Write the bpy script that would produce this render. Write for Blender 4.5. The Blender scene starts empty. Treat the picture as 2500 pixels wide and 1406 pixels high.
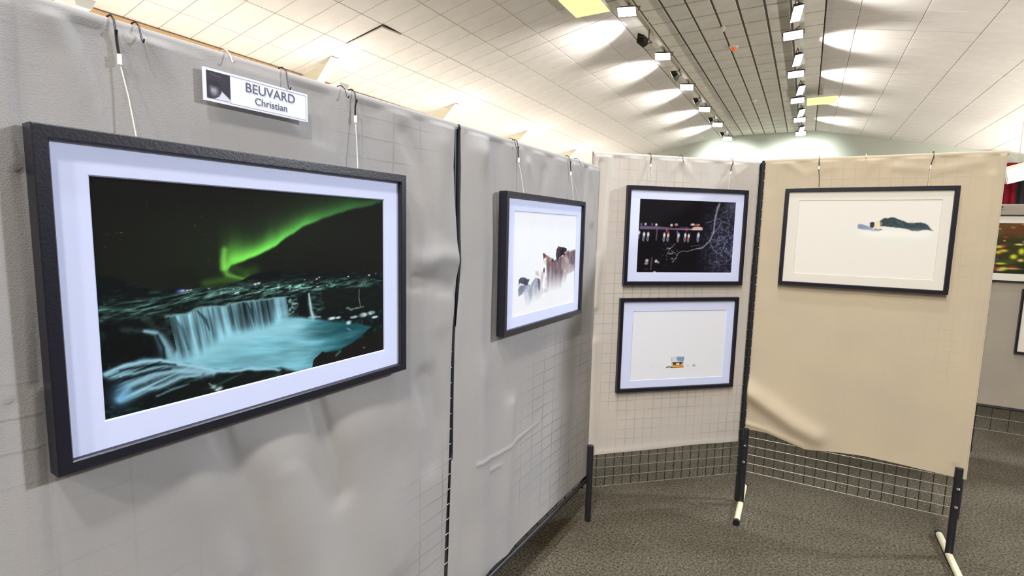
import bpy, bmesh, math, random
import numpy as np
from mathutils import Vector, Matrix

S = bpy.context.scene
C = bpy.data.collections.new('scene'); S.collection.children.link(C)
EYE = 1.6
K = 1.55                       # ceiling height above the eye, and everything up there, in these units

# ------------------------------------------------------------------ camera, world, light, exposure
def camera():
    pitch, roll, yaw = math.radians(6.5), math.radians(1.33), math.radians(-29.5)
    fw = Vector((math.sin(yaw)*math.cos(pitch), math.cos(yaw)*math.cos(pitch), -math.sin(pitch)))
    r = Vector((math.cos(yaw), -math.sin(yaw), 0)); u = r.cross(fw)
    r2 = r*math.cos(roll) + u*math.sin(roll); u2 = -r*math.sin(roll) + u*math.cos(roll)
    m = Matrix((r2, u2, -fw)).transposed().to_4x4(); m.translation = Vector((0, 0, EYE))
    cd = bpy.data.cameras.new('camera'); cd.sensor_width = 36; cd.lens = 18.1; cd.clip_start = 0.02; cd.clip_end = 200
    o = bpy.data.objects.new('camera', cd); C.objects.link(o); o.matrix_world = m; S.camera = o
camera()
vs = S.view_settings
vs.view_transform = 'Standard'; vs.look = 'None'; vs.gamma = 1.0; vs.use_curve_mapping = False
vs.exposure = 0.09
W = bpy.data.worlds.new('world'); S.world = W; W.use_nodes = True
W.node_tree.nodes['Background'].inputs[0].default_value = (1.0, 0.97, 0.93, 1)
W.node_tree.nodes['Background'].inputs[1].default_value = 0.17

def spot(name, loc, d, energy, angle, blend, col, rad=0.12, parent=None):
    l = bpy.data.lights.new(name, 'SPOT'); l.energy = energy; l.spot_size = math.radians(angle); l.spot_blend = blend
    l.color = col; l.shadow_soft_size = rad
    o = bpy.data.objects.new(name, l); C.objects.link(o)
    o.location = loc; o.rotation_euler = Vector(d).to_track_quat('-Z', 'Y').to_euler()
    if parent: o.parent = parent
    return o
COOL = (0.90, 0.95, 1.0); WARM = (1.0, 0.93, 0.83); NEUT = (1.0, 0.97, 0.92)
# track lamps that go on over and behind the camera (out of frame), same rails as the ones in view
for y, e in ((-8.5, 1050), (-4.9, 1050), (-1.6, 760)):
    spot('track_lamp_light', (0.6, y, 6.4), (0.0, 0.62, -0.8), e, 95, 0.6, WARM, 0.22)
for y in (-0.4, 1.6, 3.4):
    spot('track_lamp_light', (-0.35, y, 6.45), (-0.04, 0.0, -1.0), 360, 100, 0.7, COOL, 0.10)
# lamps of the next rail to the right (out of frame)
for x, y, e in ((6.5, 6.6, 2700), (6.8, 0.0, 60)):
    spot('track_lamp_light', (x, y, 5.0), (-0.85, -0.65 if y > 3 else 0.05, -0.38), e, 80, 0.8, COOL, 0.3)
def strip(name, loc, rx, ry, size, sizey, energy, col):
    l = bpy.data.lights.new(name, 'AREA'); l.shape = 'RECTANGLE'; l.size = size; l.size_y = sizey; l.energy = energy; l.color = col
    o = bpy.data.objects.new(name, l); C.objects.link(o); o.location = loc; o.rotation_euler = (rx, ry, 0); return o
# added unseen strip lights along both side walls, brightening the ceiling
strip('ceiling_fill_light', (-10.2, 13.5, 3.0), math.pi, 0.0, 0.3, 33, 720, (1.0, 0.93, 0.84))
strip('ceiling_fill_light', (8.6, 13.5, 1.6), math.pi, 0.0, 0.4, 33, 2700, (1.0, 0.94, 0.86))

# ------------------------------------------------------------------ materials
def lin(c):
    return tuple(((x/255)/12.92 if x/255 <= 0.04045 else ((x/255+0.055)/1.055)**2.4) for x in c)
def mat(name, rgb, rough=0.6, metal=0.0, spec=0.4, noise=0.0, nscale=8.0, bump=0.0, bscale=60.0, emit=None, estr=0.0):
    m = bpy.data.materials.new(name); m.use_nodes = True; nt = m.node_tree; b = nt.nodes['Principled BSDF']
    c = lin(rgb)
    b.inputs['Base Color'].default_value = (*c, 1); b.inputs['Roughness'].default_value = rough
    b.inputs['Metallic'].default_value = metal; b.inputs['Specular IOR Level'].default_value = spec
    tc = nt.nodes.new('ShaderNodeTexCoord')
    if noise > 0:
        n = nt.nodes.new('ShaderNodeTexNoise'); n.inputs['Scale'].default_value = nscale; n.inputs['Detail'].default_value = 4
        nt.links.new(tc.outputs['Object'], n.inputs['Vector'])
        r = nt.nodes.new('ShaderNodeValToRGB')
        r.color_ramp.elements[0].position = 0.3; r.color_ramp.elements[1].position = 0.7
        r.color_ramp.elements[0].color = (*[x*(1-noise) for x in c], 1); r.color_ramp.elements[1].color = (*[min(1, x*(1+noise)) for x in c], 1)
        nt.links.new(n.outputs['Fac'], r.inputs['Fac']); nt.links.new(r.outputs['Color'], b.inputs['Base Color'])
    if bump > 0:
        n2 = nt.nodes.new('ShaderNodeTexNoise'); n2.inputs['Scale'].default_value = bscale; n2.inputs['Detail'].default_value = 3
        nt.links.new(tc.outputs['Object'], n2.inputs['Vector'])
        bp = nt.nodes.new('ShaderNodeBump'); bp.inputs['Strength'].default_value = bump; bp.inputs['Distance'].default_value = 0.01
        nt.links.new(n2.outputs['Fac'], bp.inputs['Height']); nt.links.new(bp.outputs['Normal'], b.inputs['Normal'])
    if emit:
        b.inputs['Emission Color'].default_value = (*lin(emit), 1); b.inputs['Emission Strength'].default_value = estr
    return m
M = dict(
    steel=mat('painted_steel', (52, 52, 58), 0.4, 0.5, 0.5, 0.1, 20),
    wire=mat('steel_wire_lit', (150, 146, 136), 0.38, 0.7, 0.5),  # horizontal wires: light from above put into the colour
    shadedwire=mat('steel_wire_shaded', (60, 56, 52), 0.45, 0.5, 0.5),  # vertical wires: same steel, with shade put into the colour
    foot=mat('cream_tube', (215, 208, 178), 0.35, 0.0, 0.5, 0.06, 12),
    cap=mat('black_cap', (18, 18, 24), 0.6),
    chrome=mat('chrome', (235, 235, 240), 0.15, 1.0),
    blackframe=mat('black_lacquer', (24, 24, 36), 0.32, 0.0, 0.5, 0.1, 30, 0.05, 200),
    matcool=mat('matboard_cool_lit', (210, 218, 252), 0.85, 0.0, 0.1),  # white board with the cool light put into its colour
    matwarm=mat('matboard_warm_lit', (222, 217, 208), 0.85, 0.0, 0.1),  # same white board with warm light put into its colour
    backing=mat('frame_backing', (150, 122, 84), 0.8, 0, 0.2, 0.1, 40),
    tile=mat('ceiling_tile', (222, 217, 211), 0.9, 0, 0.1, 0.04, 3.0, 0.1, 120),
    tilec=mat('ceiling_tile_lifted', (226, 223, 214), 0.9, 0, 0.1, 0.05, 3.0, 0.1, 120),  # same tile, colour lightened to lift the dim middle strip
    ceilback=mat('ceiling_void', (176, 168, 156), 0.9),
    ceilback2=mat('ceiling_void_shaded', (128, 120, 108), 0.9),  # darker copy, puts shadow lines into the middle strip's joints
    wallend=mat('end_wall_paint', (196, 202, 192), 0.85, 0, 0.1, 0.02, 0.7),
    wallleft=mat('side_wall_paint', (226, 216, 190), 0.85, 0, 0.1, 0.03, 0.7),
    edgeglow=mat('edge_glow_paint', (205, 170, 125), 0.7),  # orange glow of the overbright ceiling edge, put into a colour
    paintsteel=mat('cream_painted_steel', (226, 222, 200), 0.5, 0, 0.4, 0.03, 4),
    lampbody=mat('lamp_housing', (40, 36, 34), 0.45, 0.4, 0.5),
    yoke=mat('lamp_yoke', (95, 88, 76), 0.45, 0.4, 0.5),
    rail=mat('rail_paint', (196, 190, 168), 0.5, 0, 0.4),
    lampface=mat('lamp_lens', (255, 255, 255), 0.3, emit=(250, 248, 255), estr=14.0),
    ledface=mat('led_diffuser', (250, 240, 160), 0.5, emit=(255, 244, 150), estr=1.0),
    white=mat('white_plastic', (232, 232, 226), 0.5),
    clipwhite=mat('clip_white', (240, 238, 232), 0.4),
    cord=mat('nylon_cord', (226, 222, 212), 0.4),
    strap=mat('black_strap', (30, 28, 28), 0.7),
    orange=mat('orange_lens', (214, 90, 40), 0.35, emit=(230, 90, 40), estr=0.6),
    red=mat('red_curtain', (96, 14, 26), 0.9, 0, 0.1, 0.25, 3),
    black=mat('black_curtain', (14, 12, 16), 0.9),
    palegreen=mat('pale_green_paint', (186, 214, 190), 0.8),
    signboard=mat('sign_board', (222, 226, 246), 0.6),
    ink=mat('grey_ink', (96, 98, 110), 0.8),
    line=mat('pale_ink', (150, 156, 180), 0.8),
)
def glass_mat():
    m = bpy.data.materials.new('picture_glass'); m.use_nodes = True; nt = m.node_tree
    nt.nodes.remove(nt.nodes['Principled BSDF'])
    t = nt.nodes.new('ShaderNodeBsdfTransparent'); g = nt.nodes.new('ShaderNodeBsdfGlossy'); g.inputs['Roughness'].default_value = 0.03
    f = nt.nodes.new('ShaderNodeFresnel'); f.inputs['IOR'].default_value = 1.13
    x = nt.nodes.new('ShaderNodeMixShader')
    ge = nt.nodes.new('ShaderNodeNewGeometry'); iv = nt.nodes.new('ShaderNodeMath'); iv.operation = 'SUBTRACT'; iv.inputs[0].default_value = 1.0
    mu = nt.nodes.new('ShaderNodeMath'); mu.operation = 'MULTIPLY'
    nt.links.new(ge.outputs['Backfacing'], iv.inputs[1]); nt.links.new(iv.outputs[0], mu.inputs[0]); nt.links.new(f.outputs[0], mu.inputs[1])
    nt.links.new(mu.outputs[0], x.inputs[0]); nt.links.new(t.outputs[0], x.inputs[1]); nt.links.new(g.outputs[0], x.inputs[2])
    nt.links.new(x.outputs[0], nt.nodes['Material Output'].inputs['Surface'])
    return m
M['glass'] = glass_mat()
def print_mat():
    m = bpy.data.materials.new('photo_print'); m.use_nodes = True; nt = m.node_tree; b = nt.nodes['Principled BSDF']
    a = nt.nodes.new('ShaderNodeAttribute'); a.attribute_name = 'col'
    nt.links.new(a.outputs['Color'], b.inputs['Base Color']); b.inputs['Roughness'].default_value = 0.7
    b.inputs['Specular IOR Level'].default_value = 0.1
    return m
M['print'] = print_mat()

def cloth_mat(name, rgb, x0, dx, z0, dz, strength, seed):
    """thin cotton; the wires it lies on show through as faint darker lines where it touches them"""
    m = bpy.data.materials.new(name); m.use_nodes = True; nt = m.node_tree; N = nt.nodes; L = nt.links
    b = N['Principled BSDF']; b.inputs['Roughness'].default_value = 0.95; b.inputs['Specular IOR Level'].default_value = 0.05
    tc = N.new('ShaderNodeTexCoord'); sp = N.new('ShaderNodeSeparateXYZ'); L.new(tc.outputs['Object'], sp.inputs[0])
    def mth(op, a, bb=None, clamp=False):
        n = N.new('ShaderNodeMath'); n.operation = op; n.use_clamp = clamp
        for i, v in enumerate((a, bb)):
            if v is None: continue
            if isinstance(v, (int, float)): n.inputs[i].default_value = v
            else: L.new(v, n.inputs[i])
        return n.outputs[0]
    wob = N.new('ShaderNodeTexNoise'); wob.inputs['Scale'].default_value = 7; L.new(tc.outputs['Object'], wob.inputs['Vector'])
    w_ = mth('MULTIPLY', mth('SUBTRACT', wob.outputs['Fac'], 0.5), 0.006)
    def lines(v, o, d, wid):
        f = mth('FRACT', mth('ADD', mth('DIVIDE', mth('SUBTRACT', mth('ADD', v, w_), o), d), 0.5))
        dist = mth('MULTIPLY', mth('ABSOLUTE', mth('SUBTRACT', f, 0.5)), d)
        return mth('SUBTRACT', 1.0, mth('DIVIDE', dist, wid), True)
    lx = lines(sp.outputs['X'], x0, dx, 0.0042); lz = mth('MULTIPLY', lines(sp.outputs['Z'], z0, dz, 0.0042), 0.75)
    ln = mth('MAXIMUM', lx, lz)
    mp = N.new('ShaderNodeMapping'); mp.inputs['Location'].default_value = (seed, seed*0.7, 0); L.new(tc.outputs['Object'], mp.inputs['Vector'])
    n1 = N.new('ShaderNodeTexNoise'); n1.inputs['Scale'].default_value = 2.6; n1.inputs['Detail'].default_value = 2; L.new(mp.outputs[0], n1.inputs['Vector'])
    att = N.new('ShaderNodeAttribute'); att.attribute_name = 'touch'
    touch = mth('MULTIPLY', mth('MULTIPLY', mth('SUBTRACT', n1.outputs['Fac'], 0.36), 5.0, True), att.outputs['Fac'])
    k = mth('MULTIPLY', mth('MULTIPLY', ln, touch), strength)
    n2 = N.new('ShaderNodeTexNoise'); n2.inputs['Scale'].default_value = 3.5; n2.inputs['Detail'].default_value = 6; L.new(mp.outputs[0], n2.inputs['Vector'])
    ramp = N.new('ShaderNodeValToRGB'); c = lin(rgb)
    ramp.color_ramp.elements[0].position = 0.25; ramp.color_ramp.elements[1].position = 0.75
    ramp.color_ramp.elements[0].color = (c[0]*0.93, c[1]*0.94, c[2]*0.96, 1); ramp.color_ramp.elements[1].color = (c[0]*1.05, c[1]*1.03, c[2]*1.0, 1)
    L.new(n2.outputs['Fac'], ramp.inputs['Fac'])
    mx = N.new('ShaderNodeMix'); mx.data_type = 'RGBA'; L.new(k, mx.inputs['Factor']); L.new(ramp.outputs['Color'], mx.inputs[6])
    mx.inputs[7].default_value = (c[0]*0.42, c[1]*0.42, c[2]*0.44, 1)
    L.new(mx.outputs[2], b.inputs['Base Color'])
    # weave bump
    wv = N.new('ShaderNodeTexNoise'); wv.inputs['Scale'].default_value = 500; L.new(tc.outputs['Object'], wv.inputs['Vector'])
    bp = N.new('ShaderNodeBump'); bp.inputs['Strength'].default_value = 0.25; bp.inputs['Distance'].default_value = 0.002
    L.new(wv.outputs['Fac'], bp.inputs['Height'])
    bp2 = N.new('ShaderNodeBump'); bp2.inputs['Strength'].default_value = 0.5; bp2.inputs['Distance'].default_value = 0.0015
    L.new(mth('MULTIPLY', ln, touch), bp2.inputs['Height']); L.new(bp.outputs['Normal'], bp2.inputs['Normal'])
    L.new(bp2.outputs['Normal'], b.inputs['Normal'])
    tr = N.new('ShaderNodeBsdfTranslucent'); L.new(mx.outputs[2], tr.inputs['Color'])
    ms = N.new('ShaderNodeMixShader'); ms.inputs[0].default_value = 0.2
    L.new(b.outputs[0], ms.inputs[1]); L.new(tr.outputs[0], ms.inputs[2]); L.new(ms.outputs[0], N['Material Output'].inputs['Surface'])
    return m

def carpet_mat():
    m = bpy.data.materials.new('carpet'); m.use_nodes = True; nt = m.node_tree; N = nt.nodes; L = nt.links
    b = N['Principled BSDF']; b.inputs['Roughness'].default_value = 1.0; b.inputs['Specular IOR Level'].default_value = 0.03
    tc = N.new('ShaderNodeTexCoord')
    def nz(s, d=3, r=0.6):
        n = N.new('ShaderNodeTexNoise'); n.inputs['Scale'].default_value = s; n.inputs['Detail'].default_value = d; n.inputs['Roughness'].default_value = r
        L.new(tc.outputs['Object'], n.inputs['Vector']); return n
    a = nz(85, 4, 0.75); r = N.new('ShaderNodeValToRGB'); L.new(a.outputs['Fac'], r.inputs['Fac'])
    r.color_ramp.elements[0].position = 0.34; r.color_ramp.elements[0].color = (*lin((40, 36, 32)), 1)
    r.color_ramp.elements[1].position = 0.68; r.color_ramp.elements[1].color = (*lin((126, 120, 107)), 1)
    g = nz(2.2, 3); r2 = N.new('ShaderNodeValToRGB'); L.new(g.outputs['Fac'], r2.inputs['Fac'])
    r2.color_ramp.elements[0].position = 0.3; r2.color_ramp.elements[0].color = (0.74, 0.71, 0.66, 1)
    r2.color_ramp.elements[1].position = 0.75; r2.color_ramp.elements[1].color = (1.0, 1.0, 0.96, 1)
    mx = N.new('ShaderNodeMix'); mx.data_type = 'RGBA'; mx.blend_type = 'MULTIPLY'; mx.inputs['Factor'].default_value = 1
    L.new(r.outputs['Color'], mx.inputs[6]); L.new(r2.outputs['Color'], mx.inputs[7]); L.new(mx.outputs[2], b.inputs['Base Color'])
    bp = N.new('ShaderNodeBump'); bp.inputs['Strength'].default_value = 0.6; bp.inputs['Distance'].default_value = 0.008
    L.new(a.outputs['Fac'], bp.inputs['Height']); L.new(bp.outputs['Normal'], b.inputs['Normal'])
    return m
M['carpet'] = carpet_mat()

# ------------------------------------------------------------------ mesh helpers
class MB:
    def __init__(s): s.v = []; s.f = []; s.sm = []
    def add(s, vs, fs, smooth=False):
        n = len(s.v); s.v += [tuple(v) for v in vs]; s.f += [tuple(i+n for i in f) for f in fs]; s.sm += [smooth]*len(fs)
    def box(s, x0, x1, y0, y1, z0, z1):
        s.add([(x0,y0,z0),(x1,y0,z0),(x1,y1,z0),(x0,y1,z0),(x0,y0,z1),(x1,y0,z1),(x1,y1,z1),(x0,y1,z1)],
              [(0,3,2,1),(4,5,6,7),(0,1,5,4),(1,2,6,5),(2,3,7,6),(3,0,4,7)])
    def tube(s, pts, r, n=8, cap=True):
        pts = [Vector(p) for p in pts]; rs = r if isinstance(r, (list, tuple)) else [r]*len(pts)
        base = len(s.v); vs = []
        t0 = (pts[1]-pts[0]).normalized(); up = Vector((0,0,1)) if abs(t0.z) < 0.9 else Vector((1,0,0))
        a = t0.cross(up).normalized()
        for i, p in enumerate(pts):
            t = (pts[min(i+1, len(pts)-1)]-pts[max(i-1, 0)]).normalized()
            a = (a - t*a.dot(t)).normalized(); b = t.cross(a)
            for k in range(n):
                an = 2*math.pi*k/n; vs.append(p + (a*math.cos(an)+b*math.sin(an))*rs[i])
        fs = [(i*n+k, i*n+(k+1)%n, (i+1)*n+(k+1)%n, (i+1)*n+k) for i in range(len(pts)-1) for k in range(n)]
        s.add(vs, fs, True)
        if cap: s.add(vs[:n], [tuple(range(n))[::-1]]); s.add(vs[-n:], [tuple(range(n))])
    def mesh(s, name, m, recalc=True):
        me = bpy.data.meshes.new(name); me.from_pydata(s.v, [], s.f); me.update()
        me.polygons.foreach_set('use_smooth', s.sm)
        if recalc:
            bm = bmesh.new(); bm.from_mesh(me); bmesh.ops.recalc_face_normals(bm, faces=bm.faces); bm.to_mesh(me); bm.free()
        if m: me.materials.append(m)
        return me
    def build(s, name, m, parent=None, bevel=0.0, seg=2):
        o = bpy.data.objects.new(name, s.mesh(name, m)); C.objects.link(o)
        if parent: o.parent = parent
        if bevel:
            bv = o.modifiers.new('b', 'BEVEL'); bv.width = bevel; bv.segments = seg; bv.limit_method = 'ANGLE'
        return o
def tag(o, label=None, cat=None, group=None, kind=None):
    if label: o['label'] = label
    if cat: o['category'] = cat
    if group: o['group'] = group
    if kind: o['kind'] = kind
    return o
def empty(name, loc, rz=0.0, label=None, cat=None, group=None):
    o = bpy.data.objects.new(name, None); C.objects.link(o); o.location = loc; o.rotation_euler = (0, 0, rz); o.empty_display_size = 0.1
    return tag(o, label, cat, group)
def inst(name, me, parent, loc=(0,0,0), scale=(1,1,1)):
    o = bpy.data.objects.new(name, me); C.objects.link(o); o.location = loc; o.scale = scale
    if parent: o.parent = parent
    return o

# ------------------------------------------------------------------ room shell
XL, XR0, XR1 = -4.5, 0.0, 9.6
ZF = EYE + 3.4*K; SL = 0.2; XW = -11.65; YE = 30.6; Y0 = 0.0
def zc(x):
    return ZF - SL*(XL-x) if x < XL else (ZF - SL*(x-XR0) if x > XR0 else ZF)
f = MB(); f.box(-14, 16, -12, YE+0.3, -0.05, 0.0); tag(f.build('floor', M['carpet']), 'speckled grey-brown carpet', kind='structure')
w = MB(); w.add([(XW-0.2,YE,0),(XR1+6,YE,0),(XR1+6,YE,zc(XR1)),(XR0,YE,ZF+0.02),(XL,YE,ZF+0.02),(XW-0.2,YE,zc(XW))], [(0,1,2,3,4,5)])
w.add([(XW-0.2,YE+.2,0),(XR1+6,YE+.2,0),(XR1+6,YE+.2,zc(XR1)),(XR0,YE+.2,ZF+0.02),(XL,YE+.2,ZF+0.02),(XW-0.2,YE+.2,zc(XW))], [(5,4,3,2,1,0)])
tag(w.build('wall_end', M['wallend']), 'pale grey-green gable wall at the far end', kind='structure')
w = MB(); w.box(XW-0.2, XW, -12, YE, 0, zc(XW)+0.02); tag(w.build('wall_left', M['wallleft']), 'cream side wall behind the panels', kind='structure')
w = MB(); w.box(XW, XW+0.06, -2, YE, zc(XW)-0.14, zc(XW)-0.03); tag(w.build('glow_strip_1', M['edgeglow']), kind='structure')  # added strip that paints the glow along the wall top

def campos(p):
    pitch, roll, yaw = math.radians(6.5), math.radians(1.33), math.radians(-29.5)
    m = S.camera.matrix_world
    q = m.inverted() @ Vector(p)
    if q.z > -0.1: return None
    return (1250 + 1257*q.x/-q.z, 703 - 1257*q.y/-q.z)
bpy.context.view_layer.update()
def ceiling_plane(label, xa, xb, xs, dy, y_first, tmat, gap):
    """xs: tile joints across the hall; tiles hang as slabs under a dark void, 300 largest as parts"""
    b = MB(); b.add([(xa,Y0,zc(xa)+0.05),(xb,Y0,zc(xb)+0.05),(xb,YE,zc(xb)+0.05),(xa,YE,zc(xa)+0.05)], [(0,1,2,3)])
    b.add([(xa,Y0,zc(xa)+0.15),(xb,Y0,zc(xb)+0.15),(xb,YE,zc(xb)+0.15),(xa,YE,zc(xa)+0.15)], [(3,2,1,0)])
    c = tag(b.build('ceiling', M['ceilback'] if tmat is M['tile'] else M['ceilback2']), label, kind='structure')
    slope = (zc(xb-0.01)-zc(xa+0.01))/(xb-xa-0.02)
    tiles = []
    for i in range(len(xs)-1):
        x0, x1 = xs[i], xs[i+1]
        y = y_first
        while y < YE-0.02:
            y1 = min(y+dy, YE)
            pr = campos(((x0+x1)/2, (y+y1)/2, zc((x0+x1)/2)))
            if pr and -150 < pr[0] < 2650 and -150 < pr[1] < 520:
                d = (Vector(((x0+x1)/2, (y+y1)/2, zc((x0+x1)/2)))-Vector((0,0,EYE))).length
                tiles.append(((x1-x0)*(y1-y)/d**3, x0, x1, y, y1))
            y += dy
    tiles.sort(reverse=True)
    cache = {}
    def tmesh(wx, wy):
        k = (round(wx, 3), round(wy, 3))
        if k not in cache:
            t = MB(); hx, hy = wx/2-gap/2, wy/2-gap/2; r = 0.008
            lo = [(-hx,-hy),(hx,-hy),(hx,hy),(-hx,hy)]
            vs = [(x, y, slope*x+0.03) for x, y in lo] + [(x, y, slope*x+0.006) for x, y in lo] + [(x*(1-r/hx), y*(1-r/hy), slope*x*(1-r/hx)) for x, y in lo]
            t.add(vs, [(0,1,2,3),(0,4,5,1),(1,5,6,2),(2,6,7,3),(3,7,4,0),(4,8,9,5),(5,9,10,6),(6,10,11,7),(7,11,8,4),(8,11,10,9)])
            cache[k] = t
        return cache[k]
    meshes = {}; rest = MB()
    for n, (a, x0, x1, y, y1) in enumerate(tiles):
        xm, ym = (x0+x1)/2, (y+y1)/2; t = tmesh(x1-x0, y1-y)
        if n < 300:
            k = (round(x1-x0, 3), round(y1-y, 3))
            if k not in meshes: meshes[k] = t.mesh('tile', tmat)
            o = inst('tile', meshes[k], c, (xm, ym, zc(xm)))
            if abs(xm+9.3) < 0.6 and abs(ym-9.2) < 0.32 and xa < -9: o.rotation_euler = (math.radians(3.5), math.radians(2.0), 0); o.location.z -= 0.03
        else:
            rest.add([(vx+xm, vy+ym, vz+zc(xm)) for vx, vy, vz in t.v], t.f)
    if rest.v: tag(rest.build('distant_tiles', tmat, c), kind='stuff')
    # main runners between the columns
    for x in xs[1:-1]:
        r = MB(); r.add([(x-gap*0.35,Y0,zc(x)+0.02),(x+gap*0.35,Y0,zc(x)+0.02),(x+gap*0.35,YE,zc(x)+0.02),(x-gap*0.35,YE,zc(x)+0.02)], [(0,1,2,3)])
        r.add([(x-gap*0.35,Y0,zc(x)+0.04),(x+gap*0.35,Y0,zc(x)+0.04),(x+gap*0.35,YE,zc(x)+0.04),(x-gap*0.35,YE,zc(x)+0.04)], [(3,2,1,0)])
        r.build('runner', M['rail'] if tmat is M['tile'] else M['ceilback2'], c)
    return c
lx = [XW, -10.83, -9.69, -8.55, -7.42, -6.28, -5.13, XL]
ceiling_plane('sloping left side of the tiled ceiling', XW, XL, lx, 0.62, 0.31, M['tile'], 0.012)
cxs = [XL, -3.88, -3.345, -2.83, -2.30, -1.79, -1.24, -0.72, XR0]
ceiling_plane('flat darker middle strip of the tiled ceiling between the lamp rails', XL, XR0, cxs, 0.9, 0.25, M['tilec'], 0.055)  # joints widened to shape the rails' shadow lines
rx = [XR0, 0.67, 1.88, 3.09, 4.3, 5.5, 6.7, 7.9, XR1]
ceiling_plane('sloping right side of the tiled ceiling', XR0, XR1, rx, 0.62, 0.31, M['tile'], 0.012)

# ------------------------------------------------------------------ steel frame haunches along the left wall
def haunch(y, label):
    t = empty('roof_haunch', (XW, y, zc(XW)), 0, label, 'beam', 'steel haunches along the left wall')
    tip = (1.28, zc(XW+1.28)-zc(XW)-0.02); foot = (0.0, -0.95)
    wb = MB(); wb.add([(0.0,-0.01,-0.06),(tip[0],-0.01,tip[1]),(0.0,-0.01,foot[1]),(0.0,0.01,-0.06),(tip[0],0.01,tip[1]),(0.0,0.01,foot[1])],
                      [(0,1,2),(3,5,4),(0,3,4,1),(1,4,5,2),(2,5,3,0)])
    wb.build('web', M['paintsteel'], t)
    d = Vector((tip[0]-foot[0], 0, tip[1]-foot[1])).normalized(); nn = Vector((d.z, 0, -d.x))
    a = Vector((foot[0], 0, foot[1])); b = Vector((tip[0], 0, tip[1])); fl = MB(); vs = []
    for p in (a, b):
        for yy in (-0.12, 0.12):
            for q in (0, 0.02): vs.append(p+Vector((0, yy, 0))+nn*q)
    fl.add(vs, [(0,1,3,2),(4,6,7,5),(0,4,5,1),(2,3,7,6),(0,2,6,4),(1,5,7,3)]); fl.build('flange', M['paintsteel'], t)
    c = MB(); c.box(0, 0.22, -0.12, 0.12, -zc(XW), foot[1]+0.02); c.build('column', M['paintsteel'], t)
    # floodlight clamped under the haunch, shining up on the ceiling
    u = empty('uplight', (XW+1.55, y-0.12, zc(XW)-0.52), 0, label.replace('cream steel haunch at the left ceiling edge', 'small white uplight on the haunch'), 'lamp', 'uplights on the haunches')
    h = MB(); h.add([(-.14,-.1,-.08),(.14,-.1,-.08),(.14,.1,-.08),(-.14,.1,-.08),(-.2,-.15,.06),(.2,-.15,.06),(.2,.15,.06),(-.2,.15,.06)],
                    [(0,3,2,1),(4,5,6,7),(0,1,5,4),(1,2,6,5),(2,3,7,6),(3,0,4,7)]); h.build('housing', M['white'], u, 0.01)
    g = MB(); g.box(-.17,.17,-.12,.12,.062,.066); g.build('lens', M['lampface'], u)
    s = MB(); s.tube([(-.02,0,-.08),(-.3,0.05,-.12),(-1.1,.11,-.02)], 0.02, 8); s.build('arm', M['paintsteel'], u)
    spot('uplight_light', (0, 0, 0.1), (0.12, 0.0, 1), 14, 165, 0.6, (1.0, 0.90, 0.72), 0.2, u)
where = ['nearest, mostly cut off at top left', 'second one, above the name board', 'third one, above the left panel\'s right end',
         'fourth one, above the second panel', 'farthest one, above the cattle picture']
for y, wl in zip((4.10, 9.25, 14.37, 19.42, 24.7), where):
    haunch(y, 'cream steel haunch at the left ceiling edge, ' + wl)

# ------------------------------------------------------------------ lamp rails, lamps, ceiling panels
def rail(x, label):
    r = empty('lamp_rail', (x, 0, 6.66), 0, label, 'rail')
    b = MB(); b.box(-0.05, 0.05, 5, YE-0.1, -0.04, 0.03); b.build('beam', M['rail'], r)
    for y in np.arange(6, YE, 3.63):
        s = MB(); s.tube([(0, y, 0.03), (0, y, zc(x)-6.66)], 0.012, 6); s.build('hanger_rod', M['rail'], r)
rail(-3.80, 'cream rail of the left lamp row hung under the ceiling')
rail(-0.48, 'cream rail of the right lamp row hung under the ceiling')
hb = MB(); hb.add([(-.15,-.07,-.14),(.15,-.07,-.14),(.15,.07,-.14),(-.15,.07,-.14),(-.215,-.115,0),(.215,-.115,0),(.215,.115,0),(-.215,.115,0)],
                  [(0,3,2,1),(4,5,6,7),(0,1,5,4),(1,2,6,5),(2,3,7,6),(3,0,4,7)])
me_house = hb.mesh('housing', M['lampbody'])
ln = MB(); ln.add([(-.205,-.1,.002),(.205,-.1,.002),(.205,.1,.002),(-.205,.1,.002),(-.205,-.1,-.004),(.205,-.1,-.004),(.205,.1,-.004),(-.205,.1,-.004)],
                  [(0,1,2,3),(4,7,6,5),(0,4,5,1),(1,5,6,2),(2,6,7,3),(3,7,4,0)])
me_lens = ln.mesh('lens', M['lampface'])
yk = MB(); yk.tube([(-.235,0,-.05),(-.235,0,-.22),(.235,0,-.22),(.235,0,-.05)], 0.012, 6)
me_yoke = yk.mesh('yoke', M['yoke'])
def lamp(loc, Lx, n, label, group, sd, se, sang, col):
    n = Vector(n).normalized(); x = Vector(Lx); x = (x - n*x.dot(n)).normalized(); y = n.cross(x)
    o = empty('flood_lamp', loc, 0, label, 'lamp', group)
    m = Matrix((x, y, n)).transposed(); o.rotation_euler = m.to_euler()
    inst('housing', me_house, o); inst('lens', me_lens, o); inst('yoke', me_yoke, o)
    q = m.inverted() @ Vector(((-3.80 if loc[0] < -2 else -0.48)-loc[0], 0, 6.65-loc[2]))
    s = MB(); s.tube([(0, 0, -.22), tuple(q)], 0.015, 6); s.build('stem', M['yoke'], o)
    if se: spot('lamp_light', (0, 0, 0.03), m.inverted() @ Vector(sd), se, sang, 0.75, col, 0.1, o)
kk = K*(6.5-EYE)/(6.87-EYE)
ordn = ['nearest', 'second', 'third', 'fourth', 'fifth', 'farthest']
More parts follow.
